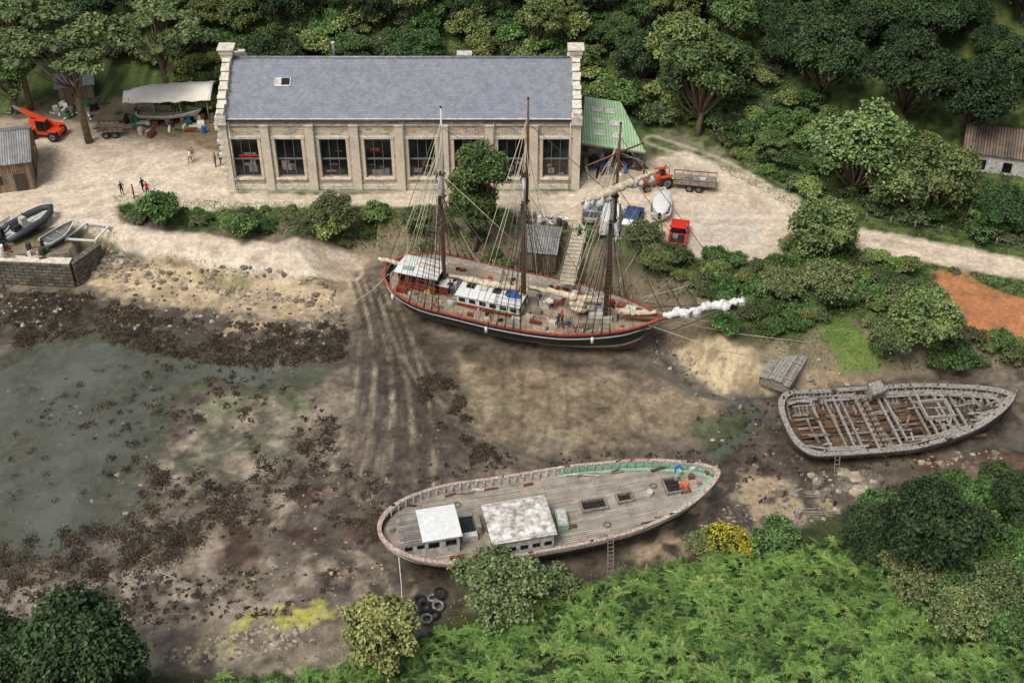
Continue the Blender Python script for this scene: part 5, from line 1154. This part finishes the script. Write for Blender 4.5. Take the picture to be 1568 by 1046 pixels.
for (dx,dy,dz,tx) in [(-.6,.5,.2,.1),(.4,.7,.2,-.2),(-.2,-.3,.45,.3),(.8,-.1,.25,.2),(-.8,-.5,.2,-.2),(.5,-.9,.2,.1),(0,-1.3,.2,.1),(.9,.9,.5,.4)]:
    Mx=Matrix.Translation((dx,dy,dz+.1))@Matrix.Rotation(tx,4,'X')@Matrix.Rotation(tx*.7,4,'Y'); n=14;k_=6;vs=[];fs=[]
    for i in range(n):
        for j in range(k_):
            A=2*math.pi*i/n;B=2*math.pi*j/k_; r=.38+.13*math.cos(B); vs.append(Mx@Vector((r*math.cos(A),r*math.sin(A),.12*math.sin(B))))
    for i in range(n):
        for j in range(k_): fs.append((i*k_+j,((i+1)%n)*k_+j,((i+1)%n)*k_+(j+1)%k_,i*k_+(j+1)%k_))
    mb.add(vs,fs,M['rubber'] if random.random()<.5 else M['grey'],True)
mb.obj('tyres',e)
e=empty('wire_fence'); mb=MB(); w=W([(1325,340),(1400,352),(1480,368),(1568,388),(1700,410)])
for i in range(len(w)-1):
    p,q_=w[i],w[i+1]; L_=math.hypot(q_[0]-p[0],q_[1]-p[1]); n=int(L_/2)
    for k_ in range(n):
        x=p[0]+(q_[0]-p[0])*k_/n;y=p[1]+(q_[1]-p[1])*k_/n; z=float(height(x,y)); mb.tube([(x,y,z-.1),(x,y,z+1.15)],.06,M['wood'],5)
    for hh in(.5,.95):
        za=float(height(*p));zb=float(height(*q_)); mb.tube([(p[0],p[1],za+hh),(q_[0],q_[1],zb+hh)],.015,M['grey'],3)
mb.obj('posts_and_wires',e)
# ------------------------------------------------------------------ people
def person(u,v,rz,shirt,trou,pose='stand',hair='hair',xyz=None):
    g=xyz or G(u,v)
    me=bpy.data.meshes.new('sk'); st=.16 if pose=='walk' else .02
    V={'pel':(0,0,.95,.13),'sp':(0,.0,1.15,.125),'ch':(0,.01,1.35,.14),'nk':(0,.0,1.49,.055),'hd':(0,.02,1.60,.088),'ht':(0,.02,1.70,.075)}
    E=[('pel','sp'),('sp','ch'),('ch','nk'),('nk','hd'),('hd','ht')]
    for s_,n_ in((-1,'l'),(1,'r')):
        k_=s_*st; V['hp'+n_]=(s_*.1,0,.88,.095); V['kn'+n_]=(s_*.11,k_*.6+.03,.49,.06); V['an'+n_]=(s_*.11,k_*1.3-.02,.09,.042); V['to'+n_]=(s_*.12,k_*1.3+.14,.04,.035)
        V['sh'+n_]=(s_*.2,0,1.41,.06)
        if pose=='work': V['el'+n_]=(s_*.25,.12,1.18,.042);V['wr'+n_]=(s_*.16,.36,1.15,.03);V['pa'+n_]=(s_*.14,.44,1.15,.032)
        else: V['el'+n_]=(s_*.26,-k_*.3-.01,1.13,.042);V['wr'+n_]=(s_*.27,-k_*.9+.06,.88,.03);V['pa'+n_]=(s_*.27,-k_*1.0+.08,.80,.032)
        E+=[('pel','hp'+n_),('hp'+n_,'kn'+n_),('kn'+n_,'an'+n_),('an'+n_,'to'+n_),('ch','sh'+n_),('sh'+n_,'el'+n_),('el'+n_,'wr'+n_),('wr'+n_,'pa'+n_)]
    ks=list(V); me.from_pydata([V[k][:3] for k in ks],[(ks.index(a),ks.index(b)) for a,b in E],[])
    o=bpy.data.objects.new('sk',me); bpy.context.collection.objects.link(o); o.modifiers.new('s','SKIN'); sv=me.skin_vertices[0].data
    for i,k in enumerate(ks): sv[i].radius=(V[k][3],V[k][3]*(.75 if k in('ch','sp','pel') else 1)); sv[i].use_root=(k=='pel')
    sb=o.modifiers.new('b','SUBSURF'); sb.levels=1; sb.render_levels=1
    dg=bpy.context.evaluated_depsgraph_get(); dg.update(); m2=bpy.data.meshes.new_from_object(o.evaluated_get(dg)); bpy.data.objects.remove(o)
    mb=MB(); mb.v=[tuple(v_.co) for v_ in m2.vertices]
    for p in m2.polygons:
        c=p.center
        if c.z>1.5: m_=M['skin']
        elif (abs(c.x)>.235 and c.z<1.12) or (pose=='work' and c.y>.2): m_=M['skin']
        elif c.z<.1: m_=M['black']
        elif c.z<.95 and abs(c.x)<.235: m_=M[trou]
        else: m_=M[shirt]
        mb.f.append(tuple(p.vertices)); mb.m.append(mb.mi(m_)); mb.sm.append(True)
    bpy.data.meshes.remove(m2)
    mb.ball((0,-.005,1.675),(.088,.1,.085),M[hair],10,6); mb.ball((0,.108,1.605),(.014,.02,.02),M['skin'],6,4)
    for s_ in(-1,1):
        mb.ball((s_*.088,.015,1.61),(.012,.025,.03),M['skin'],6,4); mb.ball((s_*.03,.098,1.635),(.011,.008,.008),M['black'],6,4)
        p=Vector(V['pa'+('l' if s_<0 else 'r')][:3]); d=Vector((0,.9,-.3)) if pose=='work' else Vector((0,.15,-1)); d.normalize(); sd_=Vector((0,1,0)) if pose!='work' else Vector((1,0,0))
        for i,l_ in enumerate((.07,.08,.085,.07)):
            b0=p+sd_*(-.027+.018*i)+d*.02; mb.tube([b0,b0+d*l_*.5,b0+d*l_*.9+Vector((-s_*.02,0,0))],[.0095,.009,.007],M['skin'],5)
        mb.tube([p+sd_*.03,p+sd_*.05+d*.03,p+sd_*.045+d*.06],[.011,.01,.008],M['skin'],5)
    mb.ball((0,.1,1.57),(.02,.008,.006),M['c_red'],6,3)
    mb.obj('person',None,(g[0],g[1],g[2]+.005),rz)
for a_ in [(188,300,.5,'c_black','c_denim'),(206,304,2,'c_red','c_black'),(220,294,1.0,'c_black','c_black','walk'),(227,300,3.5,'c_red','c_denim'),(292,250,2.5,'c_white','c_khaki','walk'),(296,247,.3,'c_khaki','c_white'),(331,256,1.5,'c_green','c_denim'),(339,252,4,'c_green','c_black'),(344,262,1,'c_black','c_black','work')]: person(*a_)
for u,v,rz,sh in [(861,492,2,'c_red'),(855,497,.5,'c_blue'),(946,492,1,'c_orange'),(690,446,3,'c_black'),(826,462,3,'c_blue')]:
    p=loc(u,v,3.3); zz=H.zd(p[0]); y=max(-H.b(p[0]/LS+.5)+.5,p[1]); w_=MS@Vector((p[0],y,zz)); person(0,0,rz,sh,'c_denim','work',xyz=(w_.x,w_.y,w_.z))
# ------------------------------------------------------------------ world, sun, camera
el,az=math.radians(58),math.radians(-140)   # soft, high light from the front left
w=bpy.data.worlds.new("World"); bpy.context.scene.world=w; w.use_nodes=True; nt=w.node_tree; bg=nt.nodes['Background']
sky=nt.nodes.new('ShaderNodeTexSky'); sky.sky_type='NISHITA'; sky.sun_disc=False; sky.sun_elevation=el; sky.sun_rotation=az; sky.dust_density=3; sky.air_density=1
hs=nt.nodes.new('ShaderNodeHueSaturation'); hs.inputs['Saturation'].default_value=.35; nt.links.new(sky.outputs[0],hs.inputs['Color']); nt.links.new(hs.outputs[0],bg.inputs['Color']); bg.inputs['Strength'].default_value=.15
sl_=bpy.data.lights.new('sun','SUN'); sl_.energy=2.4; sl_.angle=math.radians(24); sl_.color=(1,.97,.92); so=bpy.data.objects.new('sun',sl_); bpy.context.collection.objects.link(so)
sdv=Vector((math.sin(az)*math.cos(el),math.cos(az)*math.cos(el),math.sin(el))); so.rotation_euler=sdv.to_track_quat('Z','Y').to_euler(); so.location=(0,80,120)
cam=bpy.data.cameras.new('camera'); co=bpy.data.objects.new('camera',cam); bpy.context.collection.objects.link(co); co.location=(0,0,CH); co.rotation_euler=(math.radians(90)-PIT,0,0)
cam.sensor_width=36; cam.lens=F/1568*36; cam.clip_end=5000; cam.clip_start=1; bpy.context.scene.camera=co
sc_=bpy.context.scene; sc_.view_settings.view_transform='Standard'; sc_.view_settings.look='None'; sc_.view_settings.exposure=0
